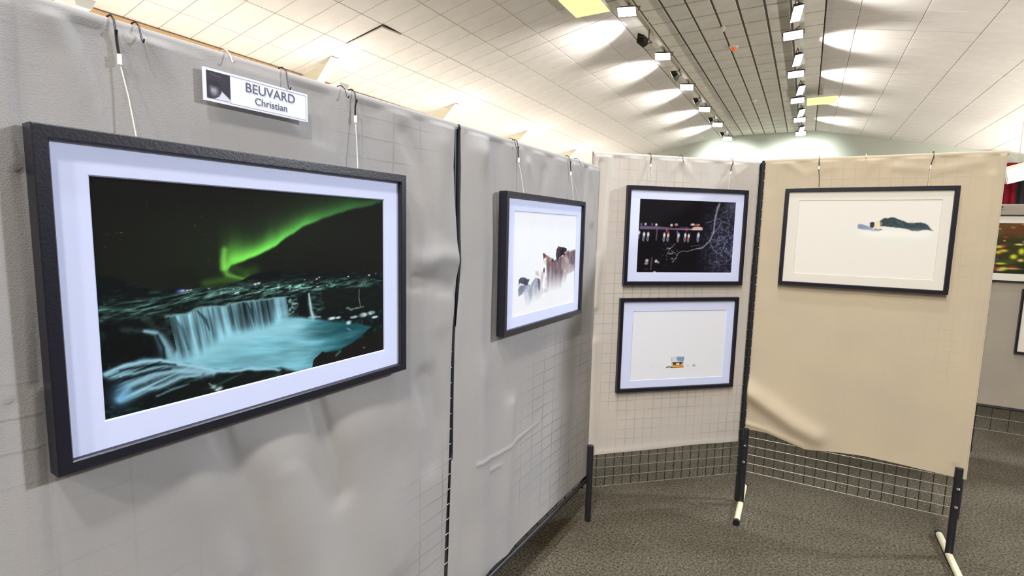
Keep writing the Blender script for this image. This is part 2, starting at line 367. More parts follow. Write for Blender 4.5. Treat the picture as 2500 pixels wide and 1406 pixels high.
for i, (x, y) in enumerate([(-2.65, 8.05), (-2.65, 10.32), (-2.66, 12.66), (-2.66, 15.06), (-2.64, 17.28), (-2.68, 19.84)]):
    lamp((x*kk, y*kk, 6.42), (1, 0.1, 0), (-0.1, -0.75, -0.75), '%s of the left rail lamps whose lit face is turned to the camera' % ordn[i], 'flood lamps on the left rail',
         (0.05, -0.3, -1), 320, 120, NEUT)
for i, (x, y) in enumerate([(-2.78, 9.27), (-2.74, 11.65), (-2.74, 14.11), (-2.76, 16.59), (-2.77, 19.05)]):
    lamp((x*kk, y*kk, 6.40), (0, 1, 0), (-0.85, 0.0, -0.42) if i else (-0.95, 0.1, 0.1), ('black lamp on the left rail seen from behind, turned to the ceiling' if i == 0 else '%s of the left rail lamps turned sideways with a narrow lit face' % ordn[i-1]), 'flood lamps on the left rail',
         (-1.0, 0.0, 0.15), 560, 85, NEUT)
for i, (x, y) in enumerate([(-.45, 10.19), (-.45, 12.6), (-.45, 15.0), (-.43, 17.47), (-.42, 19.79)]):
    lamp((x*kk, y*kk, 6.42), (1, -0.05, 0), (0.0, -0.75, -0.75), '%s of the lamps on the right rail with a level lit face' % ordn[min(i,5)], 'flood lamps on the right rail',
         (0.0, -0.3, -1), 260, 120, NEUT)
for i, (x, y) in enumerate([(-.38, 9.25), (-.40, 11.63), (-.37, 14.01), (-.38, 16.54), (-.39, 19.13)]):
    lamp((x*kk, y*kk, 6.42), (0.30, -0.95, 0.0), (0.30, -0.40, -0.85), '%s of the lamps on the right rail with a slanting lit face' % ordn[min(i,5)], 'flood lamps on the right rail',
         (1.0, 0.0, 0.16), 640, 85, NEUT)
# added lights with no fixture, brightening the end wall
for x in (-4.0, -0.6):
    spot('end_wall_fill_light', (x, 28.2, 6.3), (0, 1, -0.55), 900, 100, 0.9, (0.93, 1.0, 0.97), 0.1)
def ledpanel(cx, cy, z, wx, wy, rz, label):
    t = empty('light_panel', (cx, cy, z), rz, label, 'light panel')
    b = MB(); b.box(-wx/2, wx/2, -wy/2, wy/2, 0.0, 0.07); b.build('casing', M['white'], t, 0.006)
    g = MB(); g.box(-wx/2+.02, wx/2-.02, -wy/2+.02, wy/2-.02, -0.006, 0.001); g.build('diffuser', M['ledface'], t)
    for sx in (-1, 1):
        for sy in (-1, 1):
            s = MB(); s.tube([(sx*wx*.4, sy*wy*.4, .07), (sx*wx*.4, sy*wy*.4, zc(cx+sx*wx*.4)-z)], .006, 6); s.build('rod', M['rail'], t)
ledpanel(-4.66, 11.22, 6.56, 0.86, 1.05, 0.0, 'yellow-lit square light panel at the top edge beside the left lamp rail')
ledpanel(0.10, 22.35, 6.50, 0.95, 1.2, 0.0, 'yellow-lit oblong light panel right of the right lamp rail')
def detector(x, y, label, m, r=0.09):
    z = zc(x)
    t = empty('ceiling_detector', (x, y, z), 0, label, 'detector')
    b = MB(); b.tube([(0,0,0),(0,0,-.03),(0,0,-.05)], [r, r, r*.8], 16); b.build('base', M['white'], t)
    b = MB(); b.tube([(0,0,-.05),(0,0,-.09),(0,0,-.12)], [r*.7, r*.62, r*.25], 16); b.build('dome', m, t)
detector(-1.41*K, 10.48*K, 'round detector glowing orange in the middle of the ceiling', M['orange'], 0.12)
detector(-1.46*K, 9.46*K, 'small white detector near the top edge, nearer than the orange one', M['white'], 0.06)
detector(-1.41*K, 14.75*K, 'small white detector farther off, behind the orange one', M['white'], 0.09)

# ------------------------------------------------------------------ stage end at far right
def curtain(name, x0, x1, z0, z1, y, m, label):
    n = int((x1-x0)/0.03); g = MB(); vs = []
    for i in range(n+1):
        x = x0+(x1-x0)*i/n; yy = y + 0.05*math.sin(i*0.75) + 0.02*math.sin(i*0.31)
        vs += [(x, yy, z0), (x, yy, z1), (x, yy+0.02, z0), (x, yy+0.02, z1)]
    fs = []
    for i in range(n):
        a, b = 4*i, 4*(i+1); fs += [(a, b, b+1, a+1), (a+2, a+3, b+3, b+2), (a+1, b+1, b+3, a+3), (a, a+2, b+2, b)]
    g.add(vs, fs, True); return tag(g.build(name, m), label, 'curtain')
curtain('stage_curtain', 6.9, 7.72, 0.0, 4.62, 30.3, M['red'], 'red stage curtain at the far right behind the white panel edge')
curtain('stage_curtain', 7.70, 8.36, 0.0, 4.62, 30.35, M['black'], 'black stage curtain hanging right of the red one')
v = MB(); v.box(6.9, 12, 30.05, 30.15, 4.60, 4.92); tag(v.build('stage_valance', M['red']), 'dark red valance across the top of the stage opening', 'curtain')
v = MB(); v.box(8.36, 12, 30.3, 30.4, 0, 4.62); tag(v.build('stage_side_panel', M['palegreen'], None, 0.01), 'pale green side panel right of the black stage curtain', 'panel')
sp = empty('hanging_speaker', (6.15, 24.2, 3.93), math.radians(4), 'white box loudspeaker hung tilted in front of the stage curtain', 'loudspeaker')
sb = MB(); sb.box(-.42, .42, -.2, .25, -.27, .27); o = sb.build('cabinet', M['white'], sp, 0.03); o.rotation_euler = (0.15, math.radians(-17), 0)
sg = MB(); sg.box(-.38, .38, -.215, -.2, -.23, .23); o = sg.build('grille', M['white'], sp, 0.01); o.rotation_euler = (0.15, math.radians(-17), 0)
sr = MB(); sr.tube([(0, 0.1, .25), (0, 0.1, zc(6.15)-3.93)], .012, 6); sr.build('hanging_rod', M['rail'], sp)

# ------------------------------------------------------------------ exhibition grid panels
def frm(p, q):
    p = Vector((*p, 0)); q = Vector((*q, 0)); return p, math.atan2(q.y-p.y, q.x-p.x), (q-p).length
PAN = {
 'A': frm((-1.0445, .30), (-1.0083, 1.38)), 'B': frm((-1.0075, 1.405), (-.968, 2.585)),
 'C': frm((-.985, 2.584), (-.250, 3.262)), 'D': frm((-.238, 3.24), (.765, 3.25)), 'E': frm((1.19, 5.0), (2.65, 5.0))}
vw = MB(); vw.tube([(0,0,0),(0,0,1)], 0.0024, 6); me_vw = vw.mesh('vertical_wire', M['shadedwire'])
hw = MB(); hw.tube([(0,0,0),(1,0,0)], 0.0024, 6); me_hw = hw.mesh('horizontal_wire', M['wire'])
def grid_panel(key, top, zb, x0, dx, dz, label, legs, rail_b=False, posts=(True, True), xs=0.0):
    p, rz, wd = PAN[key]
    t = empty('exhibition_stand', p, rz, label, 'grid panel', 'wire grid display panels')
    x = x0
    while x < wd-0.01:
        inst('vertical_wire', me_vw, t, (x, 0, zb), (1, 1, top-zb)); x += dx
    z = zb
    while z < top-0.01:
        inst('horizontal_wire', me_hw, t, (xs, -0.0045, z), (wd-xs, 1, 1)); z += dz
    r = MB(); r.tube([(xs, 0, top-0.008), (wd, 0, top-0.008)], 0.008, 10); r.build('top_rail', M['steel'], t)
    if rail_b:
        r = MB(); r.tube([(xs, 0, zb), (wd, 0, zb)], 0.014, 10); r.build('bottom_rail', M['steel'], t)
    for i, xx in enumerate((xs, wd)):
        if posts[i]:
            r = MB(); r.tube([(xx, 0, zb), (xx, 0, top)], 0.009, 12); r.build('post', M['steel'], t)
    for xx, yy, h, ra, bolts, f0, f1 in legs:
        lg = MB(); lg.tube([(xx, yy, 0.0), (xx, yy, h)], ra, 14); lo = lg.build('leg', M['steel'], t)
        for bz in bolts:
            b = MB(); b.tube([(xx, yy-ra, bz), (xx, yy-ra-.006, bz), (xx, yy-ra-.011, bz)], [.008, .008, .004], 8); b.build('bolt', M['chrome'], lo)
        if f0 is not None:
            ft = MB(); ft.tube([(xx, f0, .0165), (xx, f1, .0165)], .016, 14); fo = ft.build('foot', M['foot'], t)
            for e, dd in ((f0, -1), (f1, 1)):
                cp = MB(); cp.tube([(xx, e, .0175), (xx, e+dd*.022, .0175)], .0175, 14); cp.build('end_cap', M['cap'], fo)
    return t
grid_panel('A', 1.924, 0.225, 0.026-0.1105*4, 0.1105, 0.0535, 'left wire grid stand hidden under grey-looking cloth behind the large aurora picture', [(1.05, .045, .45, .016, (), None, None), (-.42, .045, .45, .016, (), None, None)], True, xs=-.42)
grid_panel('B', 1.924, 0.222, 0.04, 0.0985, 0.0535, 'second stand from the left, dark bottom rail and wire stubs below its cloth', [(1.17, -.03, .435, .0165, (), None, None)], True)
grid_panel('C', 2.004, 0.175, 0.028, 0.0535, 0.0548, 'wire grid stand in the middle carrying two pictures one above the other', [(1.002, -.004, 2.0, .0135, (1.75,), None, None)])
grid_panel('D', 2.012, 0.205, 0.02, 0.0515, 0.0530, 'right wire grid stand under beige-looking cloth, standing on cream tube feet', [(.018, -.032, .475, .0165, (.377, .277), -.26, .20), (.985, -.022, .475, .0165, (.372, .277), -.62, .18)])
grid_panel('E', 1.85, 0.192, 0.012, 0.098, 0.0960, 'far wire grid stand seen past the right edge of the beige-looking cloth', [(0.02, .012, .42, .006, (), None, None), (1.44, .012, .42, .006, (), None, None)])

# ------------------------------------------------------------------ cloth drapes
def sstep(a, b, x):
    t = np.clip((x-a)/(b-a), 0, 1); return t*t*(3-2*t)
rng = np.random.RandomState(5); LAT = rng.rand(256, 256)
def vnoise(x, y):
    xi = np.floor(x).astype(int); yi = np.floor(y).astype(int); fx = x-xi; fy = y-yi
    fx = fx*fx*(3-2*fx); fy = fy*fy*(3-2*fy)
    a = LAT[yi % 256, xi % 256]; b = LAT[yi % 256, (xi+1) % 256]; c = LAT[(yi+1) % 256, xi % 256]; d = LAT[(yi+1) % 256, (xi+1) % 256]
    return (a*(1-fx)+b*fx)*(1-fy)+(c*(1-fx)+d*fx)*fy
def fbm(x, y, o=4, g=0.5):
    s = 0; a = 1.0; t = 0
    for i in range(o):
        s = s + a*vnoise(x*2**i+i*17.3, y*2**i+i*9.1); t += a; a *= g
    return s/t
def segdist(X, Y, pts):
    """distance to a polyline and position along it (0..n-1)"""
    best = np.full(X.shape, 1e9); par = np.zeros(X.shape)
    for i in range(len(pts)-1):
        ax, ay = pts[i]; bx, by = pts[i+1]; dx, dy = bx-ax, by-ay; l2 = dx*dx+dy*dy+1e-12
        t = np.clip(((X-ax)*dx+(Y-ay)*dy)/l2, 0, 1)
        d = np.hypot(X-ax-t*dx, Y-ay-t*dy); m = d < best
        best = np.where(m, d, best); par = np.where(m, i+t, par)
    return best, par
PRESS = {'A': [(.024, .81, 1.194, 1.74), (.284, .516, 1.828, 1.893)], 'B': [(.22, .928, 1.2, 1.738)], 'C': [(.178, .906, 1.316, 1.845), (.167, .894, .722, 1.246)], 'D': [(.12, .858, 1.331, 1.856)]}
def cloth(key, s0, s1, top, hem, folds, mat_, label, cat='cloth', ns=150, nz=200, sL=None, sR=None, seed=0.0, free=0.012, edge=(0.03, 0.03), touch=1.0, wrapd=0.022, zones=None):
    """front sheet, turned over the top rail, plus the sheet hanging down the back"""
    p, rz, wd = PAN[key]
    U, V = np.meshgrid(np.linspace(0, 1, ns), np.linspace(0, 1, nz))
    hz = np.interp(U[0], [h[0] for h in hem], [h[1] for h in hem]) if isinstance(hem, list) else np.full(ns, hem)
    Z = hz[None, :] + (top-hz[None, :])*V
    zl = np.interp(Z[:, 0], [a for a, b in sL][::1], [b for a, b in sL]) if sL else np.full(nz, s0)
    zr = np.interp(Z[:, -1], [a for a, b in sR], [b for a, b in sR]) if sR else np.full(nz, s1)
    Sx = zl[:, None] + (zr-zl)[:, None]*U
    D = 0.009 + free*(fbm(Sx*2.6+seed, Z*1.5+seed*2, 3)-0.35) + 0.006*(fbm(Sx*9+seed, Z*2.2+5, 2)-0.5)
    touchm = np.ones_like(D)
    for pts, amp, wid in folds:
        d, par = segdist(Sx, Z, pts)
        prof = np.exp(-(d/wid)**2); fall = np.interp(par, [0, len(pts)-1], [1.0, 0.55])
        D = D + amp*prof*fall; touchm = touchm*(1-0.85*np.exp(-(d/(wid*1.6))**2))
    # gather under the top rail
    D = D + 0.004*np.sin(Sx*31+seed)*np.exp(-((top-Z)/0.10)**2)
    D = np.maximum(D, 0.0072)
    if zones:      # where the cloth lies against the wires: (s, z, half width, half height, amount)
        zm = np.zeros_like(D)
        for a_, b_, ra_, rb_, am_ in zones: zm = np.maximum(zm, am_*np.exp(-(((Sx-a_)/ra_)**2+((Z-b_)/rb_)**2)**2))
        touchm = touchm*zm
    # the pictures press the cloth flat behind them
    for fs0, fs1, fz0, fz1 in PRESS.get(key, ()):
        dd = np.hypot(np.maximum(np.maximum(fs0-Sx, Sx-fs1), 0), np.maximum(np.maximum(fz0-Z, Z-fz1), 0))
        D = np.where(D > 0.0125, 0.0125 + (D-0.0125)*sstep(0.0, 0.17, dd-0.003), D)
    # edges turn back round the posts
    eL = np.clip((Sx-zl[:, None])/edge[0], 0, 1); eR = np.clip((zr[:, None]-Sx)/edge[1], 0, 1)
    wrap = (1-np.sqrt(1-(1-eL)**2+1e-9)) + (1-np.sqrt(1-(1-eR)**2+1e-9))
    for px_ in (0.0, wd): D = np.where(np.abs(Sx-px_) < 0.016, np.maximum(D, 0.0135), D)
    D = D - wrapd*wrap
    D = np.where(V > 0.995, 0.0105, D)
    verts = np.stack([Sx, -D, Z], -1).reshape(-1, 3)
    idx = np.arange(ns*nz).reshape(nz, ns)
    quads = np.stack([idx[:-1, :-1], idx[:-1, 1:], idx[1:, 1:], idx[1:, :-1]], -1).reshape(-1, 4)
    vl = [verts]; ql = [quads]; tl = [(touch*touchm).reshape(-1)]; n0 = ns*nz; prev = idx[-1]
    srow = Sx[-1]
    for yy, dz in ((-.0095, .006), (-.006, .0095), (0, .011), (.006, .0095), (.0095, .006), (.011, -.01)):
        r = np.stack([srow, np.full(ns, yy), np.full(ns, top+dz)], -1); i2 = np.arange(ns)+n0
        vl.append(r); tl.append(np.zeros(ns)); ql.append(np.stack([prev[:-1], prev[1:], i2[1:], i2[:-1]], -1)); prev = i2; n0 += ns
    for k in range(1, 25):
        zz = top-(top-hz-0.01)*k/24; dd = 0.012+0.008*fbm(srow*3+seed+40, zz*1.5, 2)
        r = np.stack([np.interp(zz, Z[:, 0], zl) + (np.interp(zz, Z[:, -1], zr)-np.interp(zz, Z[:, 0], zl))*U[0], dd, zz], -1); i2 = np.arange(ns)+n0
        vl.append(r); tl.append(np.zeros(ns)); ql.append(np.stack([prev[:-1], prev[1:], i2[1:], i2[:-1]], -1)); prev = i2; n0 += ns
    me = bpy.data.meshes.new('cloth_drape'); me.from_pydata(np.concatenate(vl).tolist(), [], np.concatenate(ql).tolist())
    me.polygons.foreach_set('use_smooth', [True]*len(me.polygons))
    at = me.attributes.new('touch', 'FLOAT', 'POINT'); at.data.foreach_set('value', np.concatenate(tl).astype(np.float32))
    me.materials.append(mat_); me.update()
    o = bpy.data.objects.new('cloth_drape', me); C.objects.link(o); o.location = p; o.rotation_euler = (0, 0, rz)
    return tag(o, label, 'cloth', 'cloths draped over the grid panels')
CL_DIM = (175, 173, 174)  # one cloth throughout; the left panels' dimmer, cooler light is in this tone
cloth('A', -0.42, 1.08, 1.924, 0.24,
      [([(.208,1.921),(.238,1.867),(.292,1.767),(.33,1.66)], .012, .022), ([(.072,1.908),(.089,1.865),(.104,1.755)], .008, .02),
       ([(.12,1.9),(.135,1.8),(.15,1.7)], -.006, .02), ([(.393,1.86),(.469,1.787),(.578,1.746)], .008, .03),
       ([(.285,1.23),(.347,1.037),(.42,.62)], -.016, .040), ([(.36,1.34),(.45,1.0),(.56,.45)], .030, .085), ([(.22,1.2),(.26,1.05),(.31,.85)], .012, .04),
       ([(.518,1.20),(.563,1.032),(.599,.906)], -.018, .035), ([(.61,1.34),(.70,1.0),(.78,.60)], .020, .085), ([(.93,1.12),(.97,.98),(.96,.85)], -.012, .05),
       ([(.84,1.50),(.93,1.50),(1.0,1.51),(1.10,1.50)], .014, .035), ([(.88,1.44),(.97,1.43),(1.088,1.40)], -.012, .030), ([(1.0,1.85),(.98,1.6),(1.0,1.3)], .008, .045),
       ([(.84,1.86),(.90,1.78),(.95,1.60)], -.006, .03)],
      cloth_mat('cloth_a', CL_DIM, 0.026, 0.1105, 0.225, 0.0535, 0.70, 1.0), 'grey-looking cloth over the left panel, behind the large aurora picture', ns=240, nz=260,
      sR=[(.24,1.055),(.39,1.053),(.84,1.069),(1.12,1.076),(1.27,1.082),(1.38,1.096),(1.487,1.108),(1.58,1.10),(1.675,1.090),(1.80,1.080),(1.92,1.087)], seed=1.3, free=0.018, edge=(0.03, 0.035),
      zones=[(-.12,1.1,.24,.35,1.0), (.90,.66,.27,.24,1.0), (.80,1.83,.22,.09,.8), (.20,.6,.5,.35,.45), (-.1,1.8,.3,.2,.35), (.45,1.8,.4,.1,.15)])
cloth('B', 0.0, 1.18, 1.924, 0.262,
      [([(.10,1.85),(.13,1.5),(.12,1.0),(.14,.3)], .026, .055), ([(.18,1.9),(.22,1.6),(.20,1.2)], -.006, .04),
       ([(.10,.744),(.26,.722),(.39,.735),(.60,.748)], .0035, .007), ([(.2,.68),(.28,.67)], .003, .007),
       ([(.438,1.86),(.477,1.766)], .008, .02), ([(.58,1.84),(.56,1.75)], -.006, .03), ([(.861,1.90),(.88,1.80)], .009, .025),
       ([(1.06,1.9),(1.09,1.8),(1.10,1.65)], .014, .025), ([(1.0,1.9),(.99,1.75)], -.008, .025), ([(.34,.9),(.33,.5),(.33,.27)], .012, .04)],
      cloth_mat('cloth_b', CL_DIM, 0.04, 0.0985, 0.222, 0.0535, 0.70, 4.2), 'greyish cloth over the second panel, with a curved crease low down', ns=220, nz=260,
      sL=[(.26,-.046),(.39,-.046),(.84,-.030),(1.12,-.023),(1.27,-.016),(1.38,-.003),(1.487,.009),(1.58,.004),(1.675,.0),(1.8,.001),(1.92,-.003)], seed=4.1, free=0.014, edge=(0.075, 0.02), wrapd=0.004,
      zones=[(.85,.70,.42,.50,1.0), (.45,.45,.2,.3,.7), (.7,1.85,.4,.06,.25), (1.0,1.5,.1,.3,.3)])
cloth('C', -.012, 0.985, 2.0, [(0,.352),(.05,.366),(.4,.372),(.7,.380),(1,.377)],
      [([(.07,2.0),(.06,1.845),(.045,1.524),(.03,1.2)], .018, .022), ([(.03,1.95),(.025,1.5)], -.008, .02), ([(.495,1.985),(.392,1.88)], .007, .02), ([(.495,1.985),(.60,1.86)], .008, .022),
       ([(.30,1.98),(.26,1.9)], .005, .02), ([(.80,1.98),(.86,1.88)], .006, .02), ([(.0,.37),(.5,.384),(1.0,.388)], .004, .02), ([(.03,1.0),(.04,.6),(.05,.38)], .010, .03)],
      cloth_mat('cloth_c', (212, 206, 200), 0.028, 0.0535, 0.175, 0.0548, 0.52, 7.7), 'cloth over the narrow middle panel, wires of the grid showing through', ns=200, nz=260, seed=7.7, zones=[(.35,1.2,.36,1.1,1.0), (.7,.6,.5,.35,.9), (.9,1.5,.2,.5,.35)], free=0.008, edge=(0.012, 0.012))  # same cloth, its brighter light put into the colour
cloth('D', 0.006, 1.024, 2.006, [(0,.467),(.12,.464),(.31,.412),(.45,.430),(.58,.438),(.76,.430),(1,.418)],
      [([(.0,.70),(.13,.62),(.26,.54),(.36,.50)], .046, .052), ([(.0,.50),(.12,.485),(.3,.43)], .008, .015), ([(.12,1.99),(.20,1.93),(.34,1.96)], .006, .02), ([(.60,1.95),(.75,1.93),(.92,1.96)], .009, .022),
       ([(.97,1.9),(.965,1.2),(.97,.5)], .007, .02), ([(.05,1.8),(.05,1.2),(.06,.7)], .008, .04), ([(.5,1.97),(.44,1.85)], .005, .02)],
      cloth_mat('cloth_d', (212, 198, 174), 0.02, 0.0515, 0.205, 0.0530, 0.26, 11.1), 'beige-looking cloth over the right panel, hem curling up at its lower left corner', ns=220, nz=260, seed=11.5, zones=[(.5,1.9,.5,.12,1.0), (.93,1.3,.12,.5,.7), (.75,1.2,.25,.15,.5), (.5,.8,.5,.4,.2)], free=0.009, edge=(0.012, 0.012), touch=0.8)  # same cloth, the warm light on it put into the colour
cloth('E', 0.0, 1.46, 1.85, 0.388, [([(.3,1.8),(.32,1.6)], .006, .03)],
      cloth_mat('cloth_e', (178, 170, 158), 0.012, 0.098, 0.192, 0.096, 0.0, 3.0), 'grey cloth over the far panel at the right edge', ns=60, nz=60, seed=3.0, free=0.006)
r = MB(); p, rz, wd = PAN['E']; r.tube([(0, 0, 0), (wd, 0, 0)], 0.009, 8)
o = r.build('hem_bar', M['steel']); o.location = (p.x, p.y-.012, .374); tag(o, 'dark bar along the hem of the far grey cloth', 'bar')

# ------------------------------------------------------------------ painting toolkit for the prints
class Cv:
    def __init__(s, w, h, bg, asp):
        s.w, s.h = w, h; s.a = np.zeros((h, w, 3)) + np.array(bg, float)
        s.U, s.V = np.meshgrid(np.linspace(0, 1, w)*asp, np.linspace(0, 1, h)); s.asp = asp
    def P(s, pts): return [(u*s.asp, v) for u, v in pts]
    def over(s, m, col):
        m = np.clip(m, 0, 1)[..., None]; s.a = s.a*(1-m) + (np.array(col, float) if not isinstance(col, np.ndarray) else col)*m
    def add(s, m, col): s.a = s.a + np.clip(m, 0, None)[..., None]*np.array(col, float)
    def mask(s, pts, soft=0.004, jit=0.0, js=20):
        U, V = s.U, s.V
        if jit: U = U + jit*(fbm(s.U*js, s.V*js, 3)-.5); V = V + jit*(fbm(s.U*js+50, s.V*js+9, 3)-.5)
        q = s.P(pts); ins = np.zeros(U.shape, bool); n = len(q)
        for i in range(n):
            x0, y0 = q[i]; x1, y1 = q[(i+1) % n]
            if y0 == y1: continue
            c = ((y0 > V) != (y1 > V)) & (U < (x1-x0)*(V-y0)/(y1-y0)+x0); ins ^= c
        d, _ = segdist(U, V, q+[q[0]]); sd = np.where(ins, d, -d)
        return sstep(-soft, soft, sd)
    def poly(s, pts, col, soft=0.004, al=1.0, jit=0.0, js=20): s.over(s.mask(pts, soft, jit, js)*al, col)
    def line(s, pts, wid, col, al=1.0, jit=0.0, js=12):
        U, V = s.U, s.V
        if jit: U = U + jit*(fbm(s.U*js, s.V*js, 3)-.5); V = V + jit*(fbm(s.U*js+50, s.V*js+9, 3)-.5)
        d, par = segdist(U, V, s.P(pts))
        w = np.interp(par, range(len(wid)), wid) if isinstance(wid, (list, tuple)) else wid
        s.over(np.exp(-(d/w)**2)*al, col)
    def blob(s, u, v, ru, rv, col, al=1.0, hard=2):
        d = np.hypot((s.U-u*s.asp)/ru, (s.V-v)/rv); s.over(np.exp(-d**hard)*al, col)
    def mesh(s, name, w, h):
        """w x h metre sheet in the local XZ plane, origin at its lower left corner"""
        nx, ny = s.w, s.h
        X, Z = np.meshgrid(np.linspace(0, w, nx), np.linspace(h, 0, ny))
        co = np.stack([X, np.zeros_like(X), Z], -1).reshape(-1, 3)
        idx = np.arange(nx*ny).reshape(ny, nx)
        q = np.stack([idx[1:, :-1], idx[1:, 1:], idx[:-1, 1:], idx[:-1, :-1]], -1).reshape(-1, 4)
        me = bpy.data.meshes.new(name); me.vertices.add(len(co)); me.vertices.foreach_set('co', co.ravel())
        me.loops.add(len(q)*4); me.loops.foreach_set('vertex_index', q.ravel()); me.polygons.add(len(q))
        me.polygons.foreach_set('loop_start', np.arange(len(q))*4); me.polygons.foreach_set('loop_total', np.full(len(q), 4))
        me.update(calc_edges=True)
        c = np.clip(s.a, 0, 255)/255; c = np.where(c <= .04045, c/12.92, ((c+.055)/1.055)**2.4)
        rgba = np.ones((len(co), 4), np.float32); rgba[:, :3] = c.reshape(-1, 3)
        at = me.color_attributes.new('col', 'FLOAT_COLOR', 'POINT'); at.data.foreach_set('color', rgba.ravel())
        me.materials.append(M['print']); return me

def paint_aurora():
    c = Cv(680, 470, (17, 17, 16), 1.57); U, V = c.U/c.asp, c.V
    c.add(.5+0*U, (4, 4, 2))
    n = fbm(U*4, V*3, 4)
    c.add(np.exp(-((U-.30)/.22)**2-((V-.36)/.2)**2)*n*1.4, (10, 22, 6)); c.add(np.exp(-((U-.62)/.3)**2-((V-.2)/.15)**2), (4, 8, 4))
    # ribbon: sharp lower edge, rays fading upward
    rb = [(1.0101, 0.0116), (0.8151, 0.0823), (0.695, 0.1387), (0.6175, 0.1838), (0.5787, 0.2204), (0.5445, 0.2466), (0.5112, 0.2849), (0.4538, 0.3264), (0.3935, 0.3619), (0.3534, 0.3832), (0.3407, 0.4063)]
    rb = rb[::-1]; ru = np.array([p[0] for p in rb]); rv = np.array([p[1] for p in rb])
    order = np.argsort(ru); ed = np.interp(U, ru[order], rv[order])
    jit = .012*(fbm(U*30, V*3, 3)-.5); dv = ed+jit-V
    up = np.interp(U, [.32, .40, .51, .58, .70, .82, 1.0], [.085, .060, .056, .052, .046, .040, .034])*(0.7+.7*fbm(U*16, V*2+3, 3))
    amp = np.interp(U, [.312, .332, .36, .45, .51, .57, .63, .70, .82, .92, 1.0], [0, .95, 1.1, 1.1, 1.0, .82, .78, .50, .44, .36, .26])
    pr_ = np.clip(dv-.006, 0, None)/up; m = sstep(-.008, .012, dv)*np.exp(-pr_**1.5)*amp
    yel = np.clip(1.4-U*1.4, 0, 1)[..., None]
    colr = yel*np.array((130, 240, 84)) + (1-yel)*np.array((64, 176, 92))
    c.a = c.a*(1-np.clip(m, 0, 1)[..., None]*.9) + colr*np.clip(m, 0, 1)[..., None]*.92
    c.add(np.exp(-np.clip(dv, 0, None)/.16)*sstep(-.02, .03, dv)*sstep(.30, .5, U)*.6, (22, 46, 20))
    hk = [(0.3331, 0.3049), (0.3282, 0.3556), (0.331, 0.3985), (0.3403, 0.4252), (0.3606, 0.4378), (0.3918, 0.452)]
    c.line(hk, [.016, .016, .018, .016, .011, .006], (132, 226, 92), .6)
    c.line([(0.2714, 0.4595), (0.3244, 0.4509), (0.3802, 0.4541), (0.4037, 0.4409)], .02, (70, 120, 40), .5)
    c.line([(0.3532, 0.3919), (0.3924, 0.4175), (0.428, 0.412)], .025, (60, 120, 40), .35)
    # stars
    R = np.random.RandomState(3)
    for i in range(26): c.blob(R.rand(), R.rand()*.5, .0022, .0022, (90, 95, 90), .8)
    # land
    hor = [(0.0014, 0.3997), (0.0317, 0.4032), (0.0787, 0.4347), (0.1372, 0.4772), (0.1828, 0.476), (0.2554, 0.484), (0.3346, 0.4807), (0.3858, 0.4584), (0.4216, 0.4321), (0.4899, 0.417), (0.5831, 0.4336), (0.7321, 0.4524), (1.0086, 0.4755), (1.0376, 1.5551), (-0.0215, 1.0147)]
    c.poly(hor, (10, 16, 17), .004)
    land = c.mask(hor, .01)
    tex = fbm(U*26+V*9, V*95, 4); c.add(land*np.clip(tex-.52, 0, 1)*3.0*sstep(.40, .5, V)*(1-sstep(.62, .72, V)), (40, 66, 58))
    tex = fbm(U*60, V*60, 4); c.add(land*np.clip(tex-.55, 0, 1)*3.2*sstep(.45, .52, V), (22, 44, 42))
    br = [(0.0108, 0.5548), (0.0747, 0.5546), (0.1352, 0.5433), (0.2295, 0.5198), (0.3337, 0.5213), (0.4381, 0.5249), (0.5477, 0.5222), (0.6924, 0.5365), (0.9034, 0.5412)]
    d, _ = segdist(c.U, c.V, c.P(br)); st = fbm(U*30+V*20, V*120+U*25, 4)
    c.add(np.exp(-(d/.035)**2)*np.clip(st-.42, 0, 1)*4, (62, 92, 84))
    rr = [(0.3339, 0.5109), (0.4202, 0.5104), (0.5144, 0.5146), (0.5822, 0.5143), (0.6925, 0.5242), (0.756, 0.5221)]
    d, _ = segdist(c.U, c.V, c.P(rr)); c.add(np.exp(-(d/.022)**2)*np.clip(fbm(U*70, V*110, 3)-.54, 0, 1)*3.6, (120, 140, 134))
    for x, y, r, col in [(0.1966, 0.4869, 0.012, (70, 80, 190)), (0.2061, 0.4859, 0.01, (190, 190, 250)), (0.2196, 0.4862, 0.006, (240, 230, 235)), (0.229, 0.4852, 0.005, (230, 225, 215)), (0.281, 0.4869, 0.006, (150, 170, 150)), (0.4297, 0.4836, 0.009, (235, 235, 255)), (0.4419, 0.4807, 0.009, (255, 255, 255)), (0.6181, 0.4825, 0.004, (220, 215, 210)), (0.6683, 0.4834, 0.007, (220, 235, 230)), (0.679, 0.4745, 0.006, (235, 235, 235)), (0.8146, 0.4844, 0.007, (240, 235, 245)), (0.9218, 0.4861, 0.009, (245, 235, 235)), (0.9577, 0.4796, 0.005, (210, 205, 205)), (0.0617, 0.2219, 0.004, (110, 110, 110)), (0.2492, 0.1868, 0.003, (100, 110, 90))]:
        c.blob(x, y, r, r*.55, col, 1)
    # pool
    pool = [(0.1681, 0.8175), (0.1789, 0.7715), (0.2046, 0.7128), (0.2656, 0.6868), (0.347, 0.6761), (0.4477, 0.6812), (0.5388, 0.6776), (0.6232, 0.7039), (0.7307, 0.7456), (0.8674, 0.7914), (0.9325, 0.8263), (0.8675, 0.8844), (0.7712, 0.933), (0.7056, 0.9367), (0.6509, 0.9615), (0.6429, 1.0061), (0.5767, 1.0), (0.5147, 0.9578), (0.4558, 0.9467), (0.4004, 0.9212), (0.3251, 0.9072), (0.2608, 0.8771), (0.2112, 0.8322)]
    pm = c.mask(pool, .012, .01, 14)
    base = np.array((116, 178, 196)); dk = np.array((28, 82, 92))
